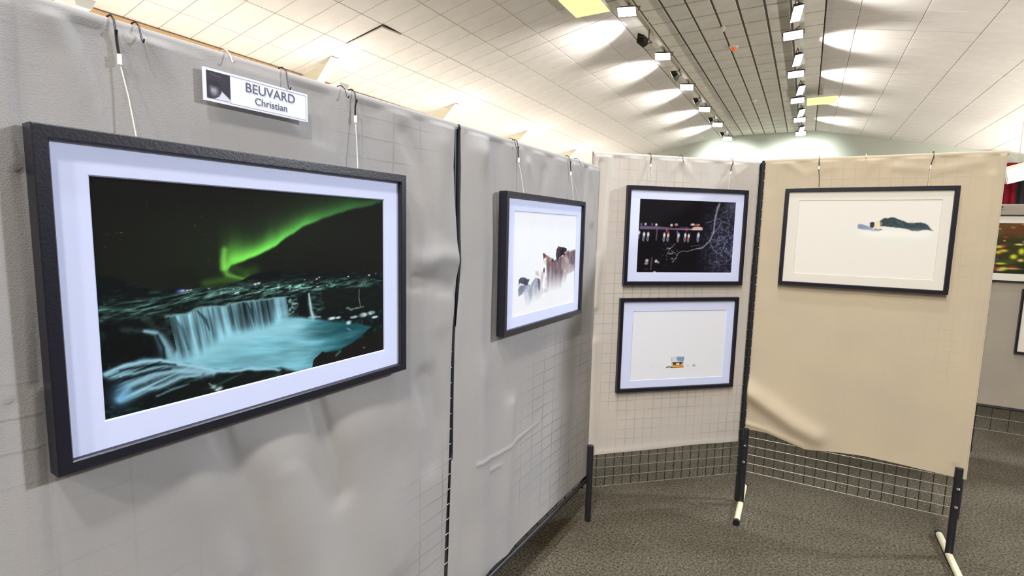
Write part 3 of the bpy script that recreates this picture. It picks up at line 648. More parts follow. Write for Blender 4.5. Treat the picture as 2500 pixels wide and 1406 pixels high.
    t = sstep(.52, .86, U + .25*(fbm(U*5+V*14, V*22-U*6, 3)-.5))[..., None]
    pc = (base*(1-t)+dk*t)*(0.80+.42*fbm(U*6+V*10, V*30-U*10, 3))[..., None]
    c.over(pm, pc)
    c.line([(0.2118, 0.8071), (0.3285, 0.7559), (0.4468, 0.7326), (0.5797, 0.7362)], .05, (160, 214, 230), .45)
    # curtain falls
    topl = [(0.1585, 0.5939), (0.1794, 0.5903), (0.208, 0.5914), (0.238, 0.5726), (0.2686, 0.5684), (0.3269, 0.5776), (0.3494, 0.566), (0.3895, 0.5642), (0.4373, 0.567), (0.4876, 0.5625), (0.5336, 0.5643)]
    botl = [(0.1802, 0.8092), (0.2221, 0.7935), (0.2745, 0.7494), (0.3292, 0.725), (0.3864, 0.7219), (0.4471, 0.7186), (0.532, 0.6858)]
    tu = [p[0] for p in topl]; tv = [p[1] for p in topl]; bu = [p[0] for p in botl]; bv = [p[1] for p in botl]
    Us = U - np.clip(V-.52, 0, 1)*.10
    tp = np.interp(Us, tu, tv); bt = np.interp(Us, bu, bv)
    rng_ = (Us > tu[0]) & (Us < tu[-1]+.003)
    rel = (V-tp)/(bt-tp+1e-6)
    strand = fbm(Us*72, V*2.5, 3, .6); strand2 = fbm(Us*26+7, V*1.5, 2)
    lum = np.clip(.25+1.5*(strand-.36)+.9*(strand2-.4), .05, 1.05)
    lum = lum*(1-.25*rel)+.50*np.clip(rel-.35, 0, 1)
    cm = sstep(-.01, .05, rel)*(1-sstep(.75, 1.15, rel))*rng_
    c.over(cm*.97, lum[..., None]*np.array((142, 194, 214))+np.array((6, 12, 14)))
    c.line([(u, v+.004) for u, v in topl], .006, (120, 165, 165), .7, .012, 40)
    c.line([(0.2451, 0.589), (0.2669, 0.6359), (0.2786, 0.6901)], [.004, .009, .002], (20, 44, 50), .75)
    c.line([(0.3436, 0.5755), (0.349, 0.6366), (0.3526, 0.6819)], [.003, .008, .002], (26, 56, 60), .7)
    c.line([(0.3964, 0.5744), (0.4121, 0.6228), (0.4201, 0.6796)], [.003, .010, .002], (22, 50, 54), .75)
    c.line([(0.179, 0.604), (0.201, 0.6704), (0.2154, 0.7661)], [.004, .010, .004], (40, 74, 84), .6)
    # rocks right of falls, second fall
    rk = c.mask([(0.5403, 0.5635), (0.5814, 0.5829), (0.588, 0.6285), (0.5664, 0.6717), (0.5389, 0.6756)], .006)
    c.over(rk*np.clip(fbm(U*90, V*90, 3)-.4, 0, 1)*3.2, (120, 160, 160))
    c.poly([(0.59, 0.5695), (0.6246, 0.5601), (0.6272, 0.6764), (0.5909, 0.6808)], (8, 14, 16), .006)
    c.line([(0.6334, 0.5644), (0.6373, 0.6175), (0.6428, 0.6694), (0.6492, 0.7035)], [.006, .009, .011, .016], (170, 206, 214), .95)
    c.line([(0.6306, 0.7015), (0.6796, 0.708)], .006, (150, 190, 196), .8)
    c.line([(0.6497, 0.6503), (0.68, 0.6562), (0.6684, 0.6746)], .004, (90, 120, 120), .8, .02, 40)
    c.poly([(0.6923, 0.5447), (1.0093, 0.5724), (1.0105, 0.7318), (0.8057, 0.7023), (0.707, 0.695)], (12, 18, 17), .01, .85, .02)
    c.line([(0.8689, 0.5722), (0.8672, 0.6253), (0.8745, 0.6825)], .0035, (140, 150, 145), .7)
    c.line([(0.8058, 0.6783), (0.823, 0.6948), (0.8583, 0.6883), (0.89, 0.6797)], .005, (120, 160, 150), .8, .02, 50)
    for x, y, w_, h_ in [(0.7348, 0.7284, 0.03, 0.01), (0.7635, 0.7304, 0.02, 0.008), (0.8143, 0.7723, 0.024, 0.013), (0.8405, 0.7427, 0.03, 0.009), (0.8901, 0.7398, 0.035, 0.015), (0.9322, 0.7348, 0.03, 0.014), (0.9515, 0.7666, 0.03, 0.009)]:
        mm = np.exp(-(((U-x)*c.asp/w_)**2+((V-y)/h_)**2)**2); c.over(mm*np.clip(.35+fbm(U*80, V*80, 2), 0, 1), (196, 222, 230))
    c.line([(0.8056, 0.8067), (0.8229, 0.8221)], .004, (120, 170, 180), .7)
    # left cliff and its small fall
    c.poly([(0.01, 0.578), (0.0903, 0.5884), (0.1465, 0.6128), (0.156, 0.6752), (0.1312, 0.6726), (0.143, 0.7279), (0.1481, 0.7862), (0.0842, 0.7731), (0.0104, 0.7786)], (9, 10, 12), .012, .8, .03)
    c.line([(0.0473, 0.6353), (0.0885, 0.6435), (0.1229, 0.6507)], .012, (60, 84, 76), .5, .04, 30)
    c.line([(0.1028, 0.5989), (0.1325, 0.6293), (0.1546, 0.6466)], .014, (70, 96, 90), .35, .05, 30)
    c.line([(0.1033, 0.6496), (0.1314, 0.6647), (0.146, 0.7047), (0.1583, 0.7528), (0.1686, 0.7995)], [.008, .012, .020, .026, .03], (128, 178, 196), .95)
    c.line([(0.1333, 0.6772), (0.1473, 0.7373), (0.1481, 0.7862)], .008, (8, 10, 16), .8)
    # foreground stream
    stp = [(0.0034, 0.8099), (0.042, 0.7897), (0.0926, 0.7798), (0.1276, 0.7859), (0.178, 0.8043), (0.246, 0.8484), (0.3031, 0.8993), (0.2599, 0.9143), (0.1994, 0.8999), (0.1603, 0.9223), (0.1142, 0.9281), (0.07, 0.9453), (0.0366, 0.9438), (0.0265, 0.9068), (0.0391, 0.8734)]
    sm_ = c.mask(stp, .02, .02, 20); A = fbm((U*1.0+V*.55)*9, (V-.30*(1-U)*-.9-U*-.25)*60, 3, .6)
    A2 = fbm((U+V)*6, (V+U*.42)*75, 3, .6); c.over(sm_*np.clip(.05+2.1*(A2-.38), 0, 1), (140, 190, 212))
    for q, ww, al in (([(0.0055, 0.8069), (0.0502, 0.7887), (0.1012, 0.7827), (0.1365, 0.7921), (0.1775, 0.8207), (0.2306, 0.8517), (0.287, 0.8935), (0.3419, 0.9133), (0.4004, 0.9231), (0.5078, 0.9682)], .009, .95),
                      ([(0.0333, 0.9214), (0.0639, 0.8755), (0.1165, 0.8561), (0.1718, 0.8519), (0.2351, 0.8747), (0.2814, 0.9003)], .016, .85),
                      ([(0.0371, 0.9308), (0.0884, 0.9093), (0.1467, 0.9086), (0.1948, 0.8897), (0.2448, 0.8956)], .010, .8),
                      ([(0.1248, 0.9489), (0.1646, 0.9366), (0.2084, 0.9332)], .006, .5), ([(0.0406, 0.8277), (0.0955, 0.8244), (0.154, 0.8208)], .006, .7)):
        c.line(q, ww, (150, 200, 222), al, .012, 25)
    c.blob(*[(0.0399, 0.9086)][0], .04, .05, (90, 150, 200), .6)
    for q in ([(0.0414, 0.8049), (0.0918, 0.8033), (0.1404, 0.8121), (0.1774, 0.8248)], [(0.0482, 0.846), (0.1037, 0.8393), (0.1628, 0.8387)]):
        c.line(q, .005, (8, 14, 20), .7, .01, 25)
    # bottom rocks
    c.poly([(0.1208, 1.0046), (0.1685, 0.9675), (0.2086, 0.9264), (0.2442, 0.9196), (0.2722, 0.9516), (0.3246, 0.9296), (0.4122, 0.9405), (0.5078, 0.9731), (0.5766, 1.0082), (0.7293, 1.0312), (0.4413, 1.0551), (0.1183, 1.086)], (14, 18, 18), .01, .92, .02)
    c.over(c.mask([(0.2585, 0.9708), (0.3246, 0.9296), (0.5078, 0.9731), (0.5208, 1.0077), (0.3225, 1.0243)], .015)*np.clip(fbm((U+V)*10, (V+U*.4)*70, 3)-.4, 0, 1)*2, (50, 84, 70))
    for x, y in [(0.2824, 0.9716), (0.2928, 0.9902), (0.3022, 0.9868)]: c.blob(x, y, .012, .009, (190, 215, 215), .9)
    c.line([(0.2696, 0.9505), (0.285, 0.9771)], .004, (120, 150, 150), .8)
    c.poly([(0.6414, 1.0003), (0.651, 0.951), (0.6899, 0.9189), (0.7339, 0.9325), (0.7669, 0.9614), (0.7797, 0.9289), (0.8675, 0.8958), (0.9232, 0.8705), (1.0318, 0.8442), (1.0337, 1.0764), (0.7293, 1.0421)], (20, 19, 19), .004, 1, .015, 30)
    c.line([(0.7502, 0.9616), (0.7695, 0.9435)], .008, (90, 150, 130), .6)
    c.blob(*[(0.8906, 0.9541)][0], .012, .006, (110, 110, 100), .8)
    return c

def paint_cows():
    c = Cv(300, 230, (232, 236, 246), 1.40); U, V = c.U/c.asp, c.V
    c.over(sstep(.55, 1.0, V)*.5, (236, 236, 240))
    fade = lambda v0, v1: 1-sstep(v0, v1, V)
    def body(pts, col, v0, v1, soft=.012, al=1.0, jit=.03):
        m = c.mask(pts, soft, jit, 16)*fade(v0, v1); st = .55+.8*fbm(c.U*34, V*4, 3); sh = (.72+.7*fbm(c.U*22+3, V*16, 4))[..., None]
        lf = (.25*sstep(v0-.25, v1, V))[..., None]; cc = np.array(col, float)*sh*(1-lf)+np.array((226, 226, 234))*lf
        c.over(np.clip(m*st*al, 0, 1), np.clip(cc, 0, 245))
    body([(0.1464, 0.6487), (0.2479, 0.7354), (0.2852, 0.8466), (0.2562, 0.9329), (0.181, 0.9187), (0.1557, 0.7956)], (140, 148, 166), .70, .98)
    body([(0.2479, 0.7354), (0.3206, 0.655), (0.4007, 0.6799), (0.4278, 0.8861), (0.2659, 0.9042), (0.2188, 0.8057)], (128, 134, 152), .70, .93)
    body([(0.3523, 0.6664), (0.3934, 0.6714), (0.4002, 0.8034), (0.3671, 0.783)], (44, 46, 62), .72, .90, .006)
    body([(0.1021, 0.7077), (0.1733, 0.7103), (0.1705, 0.7465), (0.1395, 0.8004), (0.0857, 0.8207), (0.0737, 0.7538)], (96, 106, 128), .78, .96, .006, .9)
    body([(0.084, 0.6382), (0.1197, 0.6354), (0.2386, 0.6644), (0.205, 0.722), (0.173, 0.7029), (0.1034, 0.6863), (0.0843, 0.7124)], (58, 62, 78), .9, 1.2, .005)
    body([(0.313, 0.5869), (0.3504, 0.5802), (0.3969, 0.6061), (0.3758, 0.6388), (0.3305, 0.6291)], (196, 178, 170), .9, 1.2, .006)
    body([(0.3622, 0.5919), (0.452, 0.5551), (0.5158, 0.6312), (0.553, 0.8427), (0.4323, 0.8397)], (214, 208, 214), .75, .95)
    body([(0.4853, 0.5196), (0.6179, 0.4911), (0.7448, 0.4601), (0.8151, 0.4976), (0.7843, 0.6271), (0.7462, 0.8391), (0.5395, 0.8246), (0.5016, 0.6766)], (86, 68, 76), .56, .86)
    body([(0.7461, 0.4764), (0.821, 0.3995), (1.0051, 0.3921), (1.0124, 0.6328), (0.8565, 0.6681), (0.7999, 0.8301), (0.7314, 0.8202)], (116, 98, 104), .52, .80)
    body([(0.85, 0.4175), (1.0059, 0.4006), (1.0104, 0.5462), (0.8893, 0.5533)], (92, 76, 82), .5, .8)
    body([(0.7988, 0.4636), (0.852, 0.4423), (0.8765, 0.569), (0.8368, 0.666), (0.7924, 0.6612)], (170, 150, 150), .7, .9, .006, .7)
    body([(0.4254, 0.4091), (0.4432, 0.3981), (0.4927, 0.4435), (0.5793, 0.4726), (0.6229, 0.4915), (0.5843, 0.5515), (0.5242, 0.5695), (0.4743, 0.5341), (0.4365, 0.4852)], (122, 92, 90), .9, 1.2, .005)
    body([(0.4422, 0.4629), (0.4819, 0.4611), (0.4947, 0.559), (0.474, 0.6112), (0.4419, 0.5848)], (214, 214, 224), .9, 1.2, .005)
    body([(0.4229, 0.4059), (0.4456, 0.3982), (0.4832, 0.4429), (0.4348, 0.4548)], (96, 52, 48), .9, 1.2, .004)
    c.blob(*[(0.4515, 0.5888)][0], .018, .028, (30, 28, 38), .95, 3)
    c.blob(*[(0.5878, 0.4905)][0], .02, .018, (40, 30, 34), .9, 3)
    body([(0.6504, 0.375), (0.679, 0.3448), (0.7499, 0.3509), (0.8297, 0.3722), (0.8262, 0.3965), (0.7943, 0.4063), (0.8078, 0.4397), (0.7492, 0.4474), (0.6933, 0.4727), (0.6569, 0.5052), (0.6457, 0.4536)], (28, 24, 30), .9, 1.2, .004)
    c.line([(0.9985, 0.5452), (1.0022, 0.6839), (1.0015, 0.8416)], [.006, .008, .003], (70, 62, 70), .9)
    return c
def paint_boats():
    c = Cv(420, 290, (16, 14, 20), 1.49); U, V = c.U/c.asp, c.V
    P = lambda l: l
    r = 1-np.abs(2*fbm(U*26, V*20, 4)-1); r2 = 1-np.abs(2*fbm(U*44+9, V*34, 3)-1)
    ax = np.clip((U-.60)/.25, 0, 1)*np.clip((V+.15)*1.6, 0, 1)*(1-.55*sstep(.75, 1.05, V))
    c.add(ax*.55, (36, 40, 58)); c.add(ax*np.clip(r-.80, 0, 1)*3.6, (84, 90, 112)); c.add(ax*np.clip(r2-.85, 0, 1)*2.6, (70, 76, 96))
    c.add(np.clip((U-.85)/.15, 0, 1)*np.clip(.25-V, 0, 1)*2.5, (90, 100, 120))
    br = [(0.8224, 0.0276), (0.7934, 0.1632), (0.7856, 0.2614), (0.7807, 0.409), (0.7508, 0.5335), (0.6733, 0.6475), (0.5723, 0.6755), (0.5089, 0.7021), (0.4533, 0.6977), (0.4092, 0.7297), (0.3949, 0.8037), (0.3651, 0.8475)]
    c.line(br, [.018, .016, .013, .012, .010, .010, .006, .005, .005, .005, .005, .007], (150, 154, 176), .85, .02, 30)
    for q in ([(0.689, 0.2906), (0.7805, 0.2555), (0.8529, 0.209)], [(0.7815, 0.4212), (0.8247, 0.3578), (0.8561, 0.2579)], [(0.5417, 0.6273), (0.6244, 0.6121), (0.6733, 0.6475)],
              [(0.7516, 0.5459), (0.7884, 0.6811), (0.8882, 0.7531)], [(0.7493, 0.5089), (0.8278, 0.5554), (0.9101, 0.5027)], [(0.8592, 0.1596), (0.9307, 0.0945)], [(0.8169, 0.2353), (0.9058, 0.2924), (0.9636, 0.302)],
              [(0.8136, 0.6305), (0.8468, 0.5548), (0.8918, 0.5158)], [(0.2927, 0.7697), (0.3161, 0.6958), (0.3746, 0.5964)], [(0.2993, 0.7207), (0.3544, 0.7313)]):
        c.line(q, .0045, (126, 132, 156), .75, .03, 30)
    c.add(np.exp(-((U-.33)/.07)**2-((V-.74)/.12)**2)*np.clip(fbm(U*50, V*50, 2)-.55, 0, 1)*6, (90, 96, 96))
    c.poly([(0.0095, 0.3614), (0.191, 0.3601), (0.3539, 0.379), (0.5549, 0.376), (0.5566, 0.404), (0.3734, 0.4047), (0.1932, 0.4043), (0.0116, 0.4064)], (92, 84, 112), .006)
    c.line([(0.3726, 0.3903), (0.464, 0.3935), (0.5468, 0.3947)], .004, (190, 130, 150), .8)
    c.line([(0.4168, 0.3665), (0.5084, 0.3672)], .005, (70, 90, 150), .8)
    c.poly([(0.5418, 0.3888), (0.5631, 0.3574), (0.6322, 0.3518), (0.6581, 0.3653), (0.6602, 0.3995), (0.5566, 0.404)], (206, 182, 176), .006)
    for x, y, w_, h_, col in [(0.0235, 0.3405, 0.03, 0.03, (90, 80, 150)), (0.0655, 0.335, 0.035, 0.026, (220, 190, 200)), (0.0673, 0.3349, 0.012, 0.018, (190, 60, 60)), (0.1319, 0.3354, 0.028, 0.03, (90, 84, 104)), (0.1748, 0.3393, 0.03, 0.026, (236, 226, 222)), (0.331, 0.3403, 0.036, 0.026, (220, 224, 240)), (0.3804, 0.3332, 0.05, 0.03, (186, 110, 120)), (0.3803, 0.3296, 0.02, 0.012, (210, 150, 150)), (0.552, 0.3251, 0.06, 0.024, (226, 206, 206)), (0.5941, 0.3341, 0.045, 0.028, (190, 96, 100)), (0.5899, 0.3416, 0.02, 0.014, (120, 30, 40)), (0.6167, 0.3257, 0.025, 0.02, (210, 150, 150))]:
        c.blob(x, y, w_*.6, h_*.75, col, .95, 4)
    for x, y, s_ in [(0.0055, 0.4661, 0.8), (0.055, 0.4879, 1), (0.0974, 0.4862, 1), (0.2622, 0.4915, 1), (0.3018, 0.4899, 1), (0.4091, 0.4917, 1.05), (0.4803, 0.4888, 1), (0.5175, 0.4959, 0.95), (0.6186, 0.4833, 1.1)]:
        c.blob(x, y-.012, .020*s_, .036*s_, (226, 226, 236), .95, 4); c.blob(x-.004, y+.045, .018*s_, .038*s_, (176, 176, 196), .9, 4); c.blob(x-.003, y+.045, .007, .022, (30, 28, 50), .9, 3)
    for x, y, col in [(0.2993, 0.4417, (200, 60, 70)), (0.3934, 0.4377, (80, 110, 200)), (0.5084, 0.5304, (200, 60, 70)), (0.4917, 0.3971, (210, 70, 90)), (0.6079, 0.4898, (110, 130, 220)), (0.2833, 0.4123, (200, 90, 110))]:
        c.blob(x, y, .012, .028, col, .85, 3)
    c.line([(0.1843, 0.4047), (0.1837, 0.4827), (0.1807, 0.549)], [.010, .012, .010], (110, 100, 124), .8)
    c.line([(0.1479, 0.7956), (0.1444, 0.8711), (0.1413, 0.9566)], .010, (96, 90, 110), .85)
    for x, y, w_, h_, col in [(0.098, 0.8358, 0.045, 0.025, (210, 205, 212)), (0.0927, 0.8748, 0.05, 0.022, (150, 146, 150)), (0.1925, 0.8432, 0.04, 0.024, (226, 222, 226)), (0.2158, 0.8597, 0.03, 0.018, (160, 140, 110)), (0.1818, 0.9926, 0.04, 0.012, (200, 190, 215)), (0.0945, 0.9515, 0.06, 0.008, (80, 50, 60))]:
        c.blob(x, y, w_*.6, h_, col, .9, 4)
    return c
def paint_house():
    c = Cv(360, 250, (226, 230, 240), 1.46); U, V = c.U/c.asp, c.V
    c.poly([(0.4245, 0.6844), (0.503, 0.6669), (0.5635, 0.6771), (0.5712, 0.7234), (0.5618, 0.7582), (0.4364, 0.7581)], (206, 216, 230), .005)
    c.poly([(0.4802, 0.6982), (0.5015, 0.6734), (0.5212, 0.685), (0.5635, 0.6771), (0.5669, 0.7166), (0.5588, 0.7554), (0.4911, 0.738)], (126, 158, 184), .005, 1, .02)
    c.line([(0.4286, 0.6885), (0.4316, 0.7408)], .003, (90, 110, 120), .8)
    c.poly([(0.4306, 0.7551), (0.5589, 0.758), (0.5644, 0.8319), (0.4349, 0.8285)], (220, 180, 70), .003)
    c.poly([(0.442, 0.7558), (0.5542, 0.7577), (0.5535, 0.7787), (0.4449, 0.7743)], (60, 70, 100), .003)
    c.poly([(0.4487, 0.7746), (0.479, 0.7739), (0.4804, 0.7975), (0.452, 0.7983)], (38, 44, 66), .003)
    c.poly([(0.4866, 0.7744), (0.5132, 0.7735), (0.5148, 0.7998), (0.4882, 0.8007)], (236, 226, 228), .003)
    c.poly([(0.5167, 0.7684), (0.5376, 0.7672), (0.5392, 0.7935), (0.5202, 0.7949)], (46, 50, 90), .003)
    c.poly([(0.4501, 0.7982), (0.5471, 0.7993), (0.5462, 0.815), (0.4528, 0.8114)], (214, 130, 60), .003)
    c.line([(0.4306, 0.8361), (0.5636, 0.8345)], .0055, (120, 40, 40), .95)
    c.line([(0.3784, 0.83), (0.4063, 0.824), (0.4407, 0.8316)], .007, (44, 46, 66), .95)
    c.line([(0.4402, 0.8394), (0.4829, 0.8396)], .003, (30, 26, 40), .8)
    c.blob(*[(0.6117, 0.8219)][0], .018, .007, (150, 156, 170), .8, 3); c.blob(*[(0.6779, 0.8183)][0], .026, .016, (140, 148, 165), .8, 3)
    c.line([(0.2049, 0.8171), (0.2274, 0.8056)], .004, (196, 200, 212), .7)
    c.line([(0.5849, 0.8689), (0.6864, 0.8758)], .004, (214, 218, 232), .8)
    return c
def paint_island():
    c = Cv(420, 280, (228, 224, 218), 1.57); U, V = c.U/c.asp, c.V
    m = c.mask([(0.3281, 0.3769), (0.4579, 0.3493), (0.6594, 0.3468), (0.9103, 0.377), (0.9634, 0.3895), (0.9356, 0.5102), (0.6703, 0.5506), (0.3882, 0.4538)], .10); c.over(m*.5, (222, 228, 222))
    c.poly([(0.4541, 0.3665), (0.4545, 0.3185), (0.4745, 0.3097), (0.503, 0.3248), (0.541, 0.3483), (0.5652, 0.3735), (0.6075, 0.3951), (0.5711, 0.399), (0.4782, 0.3833)], (120, 136, 170), .012, .9, .02)
    c.poly([(0.6015, 0.2797), (0.6219, 0.2372), (0.6441, 0.2287), (0.6581, 0.2371), (0.6797, 0.2201), (0.7022, 0.2217), (0.7442, 0.2534), (0.7904, 0.2849), (0.835, 0.2895), (0.8827, 0.2791), (0.9144, 0.2971), (0.9437, 0.3516), (0.9673, 0.3828), (0.9099, 0.3704), (0.8586, 0.3945), (0.8136, 0.3818), (0.7859, 0.362), (0.7137, 0.3495), (0.6591, 0.34), (0.6223, 0.3303)], (50, 66, 74), .008, .97, .015, 30)
    c.over(c.mask([(0.6179, 0.2457), (0.7447, 0.2618), (0.8787, 0.2858), (0.9258, 0.3435), (0.7493, 0.3457), (0.6395, 0.3132)], .02)*np.clip(fbm(U*50, V*60, 3)-.5, 0, 1)*2, (90, 116, 112))
    c.poly([(0.5344, 0.2904), (0.5513, 0.28), (0.5653, 0.2867), (0.5704, 0.3309), (0.56, 0.3617), (0.5392, 0.3483)], (52, 50, 78), .006, .95, .01)
    c.poly([(0.57, 0.2884), (0.5913, 0.2594), (0.6183, 0.288), (0.6141, 0.3474), (0.5927, 0.3731), (0.5735, 0.3564)], (226, 214, 170), .008, .9, .02)
    c.line([(0.5744, 0.3734), (0.5978, 0.385), (0.6202, 0.3779)], .008, (50, 56, 90), .85)
    c.line([(0.6106, 0.2796), (0.6132, 0.3304), (0.6403, 0.3267), (0.6815, 0.3364)], .006, (60, 60, 80), .8)
    c.over(np.exp(-((V-[(0.7539, 0.4299)][0][1])/.05)**2)*sstep(.42, .55, U)*(1-sstep(.9, 1.0, U))*.75, (238, 238, 233))
    return c
def paint_flowers():
    c = Cv(300, 220, (58, 56, 34), 1.4); U, V = c.U/c.asp, c.V
    n = fbm(U*9, V*9, 4); c.over(np.clip((.34-V)*6, 0, 1)*.8, (110, 66, 44)); c.over(np.clip(n-.45, 0, 1)*3, (86, 92, 40)); c.over(np.clip(V-.68, 0, .3)*3, (34, 44, 28))
    R = np.random.RandomState(11)
    for i in range(60):
        u, v = R.rand(), R.rand()*.95; far = v < .35
        col = [(196, 110, 60), (216, 170, 90), (150, 60, 50)][i % 3] if far else [(206, 206, 60), (226, 190, 180), (170, 60, 60), (222, 226, 120), (80, 70, 110)][i % 5]
        s_ = .018 if far else .032; c.blob(u, v, s_*(.7+R.rand()), s_*(.6+.6*R.rand()), col, .9, 3)
    for u, v, ru, rv, col in ((.03,.47,.035,.03,(206,206,90)), (.03,.58,.035,.035,(214,176,50)), (.01,.90,.05,.05,(150,40,44)), (.14,.66,.035,.05,(214,220,60)), (.19,.55,.03,.06,(214,220,60)), (.22,.36,.04,.03,(226,196,190)), (.27,.30,.045,.045,(226,190,180)), (.28,.36,.02,.025,(120,40,40)), (.24,.60,.03,.05,(220,180,170)), (.12,.90,.12,.012,(200,200,110))):
        c.blob(u, v, ru, rv, col, .95, 3)
    return c
def paint_pale():
    c = Cv(60, 60, (236, 238, 224), 1.0); c.blob(.5, .5, .2, .1, (150, 160, 150), .6); return c

# ------------------------------------------------------------------ framed pictures
def picture(key, s0, s1, z0, z1, bw, d_front, thick, win, cv, label, mm, bevel=True, backed=False):
    """outer rectangle s0..s1 x z0..z1 in panel coordinates, bw moulding width, win = (s0,s1,z0,z1) opening in the mat"""
    p, rz, wd = PAN[key]; w, h = s1-s0, z1-z0
    R = Matrix.Rotation(rz, 3, 'Z'); loc = p + R @ Vector((s0, -d_front+thick, z0))
    t = empty('framed_picture', loc, rz, label, 'framed picture')
    yb, yf = 0.0, -thick
    f = MB()   # mitred moulding with a stepped inner lip
    def ring(i, y): return [(i, y, i), (w-i, y, i), (w-i, y, h-i), (i, y, h-i)]
    rings = [ring(0, yb), ring(0, yf+.002), ring(.002, yf), ring(bw-.003, yf), ring(bw-.001, yf+.003), ring(bw, yf+.010), ring(bw, yb)]
    vs = [q for r in rings for q in r]; n = len(rings)
    fs = [(4*j+k, 4*j+(k+1) % 4, 4*((j+1) % n)+(k+1) % 4, 4*((j+1) % n)+k) for j in range(n) for k in range(4)]
    f.add(vs, fs); f.build('frame', M['blackframe'], t)
    b = MB(); b.box(.004, w-.004, -.006, -.001, .004, h-.004); b.build('backing', M['backing'], t)
    if backed:
        for (a0, a1, b0, b1) in ((.02,.045,.02,h-.02), (w-.045,w-.02,.02,h-.02), (.045,w-.045,.02,.045), (.045,w-.045,h-.045,h-.02)):
            q = MB(); q.box(a0, a1, -.0012, .022, b0, b1); q.build('spacer_batten', M['backing'], t)
    a0, a1, b0, b1 = win[0]-s0, win[1]-s0, win[2]-z0, win[3]-z0; ym = yf+.0115; yp = ym+.0028; e = .0022
    m = MB(); o_ = [(bw*.6, ym, bw*.6), (w-bw*.6, ym, bw*.6), (w-bw*.6, ym, h-bw*.6), (bw*.6, ym, h-bw*.6)]
    i_ = [(a0-e, ym, b0-e), (a1+e, ym, b0-e), (a1+e, ym, b1+e), (a0-e, ym, b1+e)]; j_ = [(a0, yp, b0), (a1, yp, b0), (a1, yp, b1), (a0, yp, b1)]
    m.add(o_+i_+j_, [(k, (k+1) % 4, 4+(k+1) % 4, 4+k) for k in range(4)] + [(4+k, 4+(k+1) % 4, 8+(k+1) % 4, 8+k) for k in range(4)])
    m.build('mat_board', mm, t)
    me = cv.mesh('print', a1-a0, b1-b0); o = bpy.data.objects.new('print', me); C.objects.link(o); o.parent = t; o.location = (a0, yp-.0004, b0)
    g = MB(); g.box(bw*.7, w-bw*.7, yf+.0072, yf+.0090, bw*.7, h-bw*.7); g.build('glass', M['glass'], t)
    return t
aur = paint_aurora()
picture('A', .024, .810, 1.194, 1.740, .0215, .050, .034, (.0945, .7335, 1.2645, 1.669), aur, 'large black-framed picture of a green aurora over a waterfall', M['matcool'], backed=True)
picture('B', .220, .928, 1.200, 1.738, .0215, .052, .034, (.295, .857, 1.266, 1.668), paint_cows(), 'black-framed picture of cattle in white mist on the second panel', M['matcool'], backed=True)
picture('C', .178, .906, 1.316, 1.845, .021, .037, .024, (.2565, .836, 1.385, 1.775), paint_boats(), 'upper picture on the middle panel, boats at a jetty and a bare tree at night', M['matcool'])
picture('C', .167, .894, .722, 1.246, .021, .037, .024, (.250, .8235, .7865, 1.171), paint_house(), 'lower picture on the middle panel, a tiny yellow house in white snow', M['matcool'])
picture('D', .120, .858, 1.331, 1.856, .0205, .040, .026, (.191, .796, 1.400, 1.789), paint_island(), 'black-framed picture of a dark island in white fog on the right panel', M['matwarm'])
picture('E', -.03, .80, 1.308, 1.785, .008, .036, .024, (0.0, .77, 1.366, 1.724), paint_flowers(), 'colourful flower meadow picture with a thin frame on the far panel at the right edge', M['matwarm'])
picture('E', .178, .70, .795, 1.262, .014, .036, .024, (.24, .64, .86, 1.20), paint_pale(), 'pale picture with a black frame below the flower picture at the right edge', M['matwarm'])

# ------------------------------------------------------------------ name board
p, rz, wd = PAN['A']; R = Matrix.Rotation(rz, 3, 'Z')
sg = empty('name_board', p + R @ Vector((.286, -.026, 1.830)), rz, 'white printed name board with a small portrait hanging above the aurora picture', 'sign')
b = MB(); b.box(0, .228, 0, .004, 0, .061); b.build('board', M['signboard'], sg)
for (a0, a1, b0, b1) in ((.050,.224,.0565,.0572), (.050,.224,.0038,.0045), (.2233,.224,.0038,.0572)):
    l = MB(); l.box(a0, a1, -.0004, .0, b0, b1); l.build('border_line', M['line'], sg)
def txt(s, size, x, z, nm):
    cu = bpy.data.curves.new(nm, 'FONT'); cu.body = s; cu.size = size; cu.align_x = 'CENTER'; cu.extrude = 0.0002
    o = bpy.data.objects.new(nm, cu); C.objects.link(o)
    dg = bpy.context.evaluated_depsgraph_get(); me = bpy.data.meshes.new_from_object(o.evaluated_get(dg)); bpy.data.objects.remove(o)
    me.materials.clear(); me.materials.append(M['ink'])
    q = bpy.data.objects.new(nm, me); C.objects.link(q); q.parent = sg; q.location = (x, -.0006, z); q.rotation_euler = (math.pi/2, 0, 0); return q
txt('BEUVARD', .0262, .139, .034, 'lettering'); txt('Christian', .0205, .139, .0125, 'lettering')
pc = Cv(70, 76, (62, 62, 72), .9)
pc.blob(.38, .25, .40, .22, (70, 66, 78), .8); pc.line([(.18,.10),(.60,.16)], .02, (98, 100, 108), .7)
pc.blob(.30, .66, .15, .22, (158, 160, 170), .95, 3); pc.blob(.34, .45, .24, .14, (52, 50, 60), .9, 3); pc.blob(.26, .58, .04, .02, (90, 92, 104), .8, 3); pc.blob(.40, .60, .04, .02, (96, 96, 108), .7, 3)
pc.blob(.22, .70, .03, .04, (190, 192, 200), .6, 3); pc.blob(.27, .82, .06, .015, (110, 110, 124), .7, 3)
pc.poly([(.42,.92),(.62,.66),(1.0,.92),(1.0,1.0),(.2,1.0)], (206, 206, 226), .02); pc.line([(.28,.98),(.50,.86),(.60,.70)], .02, (50, 46, 60), .9)
me = pc.mesh('portrait_print', .0455, .051); o = bpy.data.objects.new('portrait_print', me); C.objects.link(o); o.parent = sg; o.location = (.0055, -.0004, .0055)

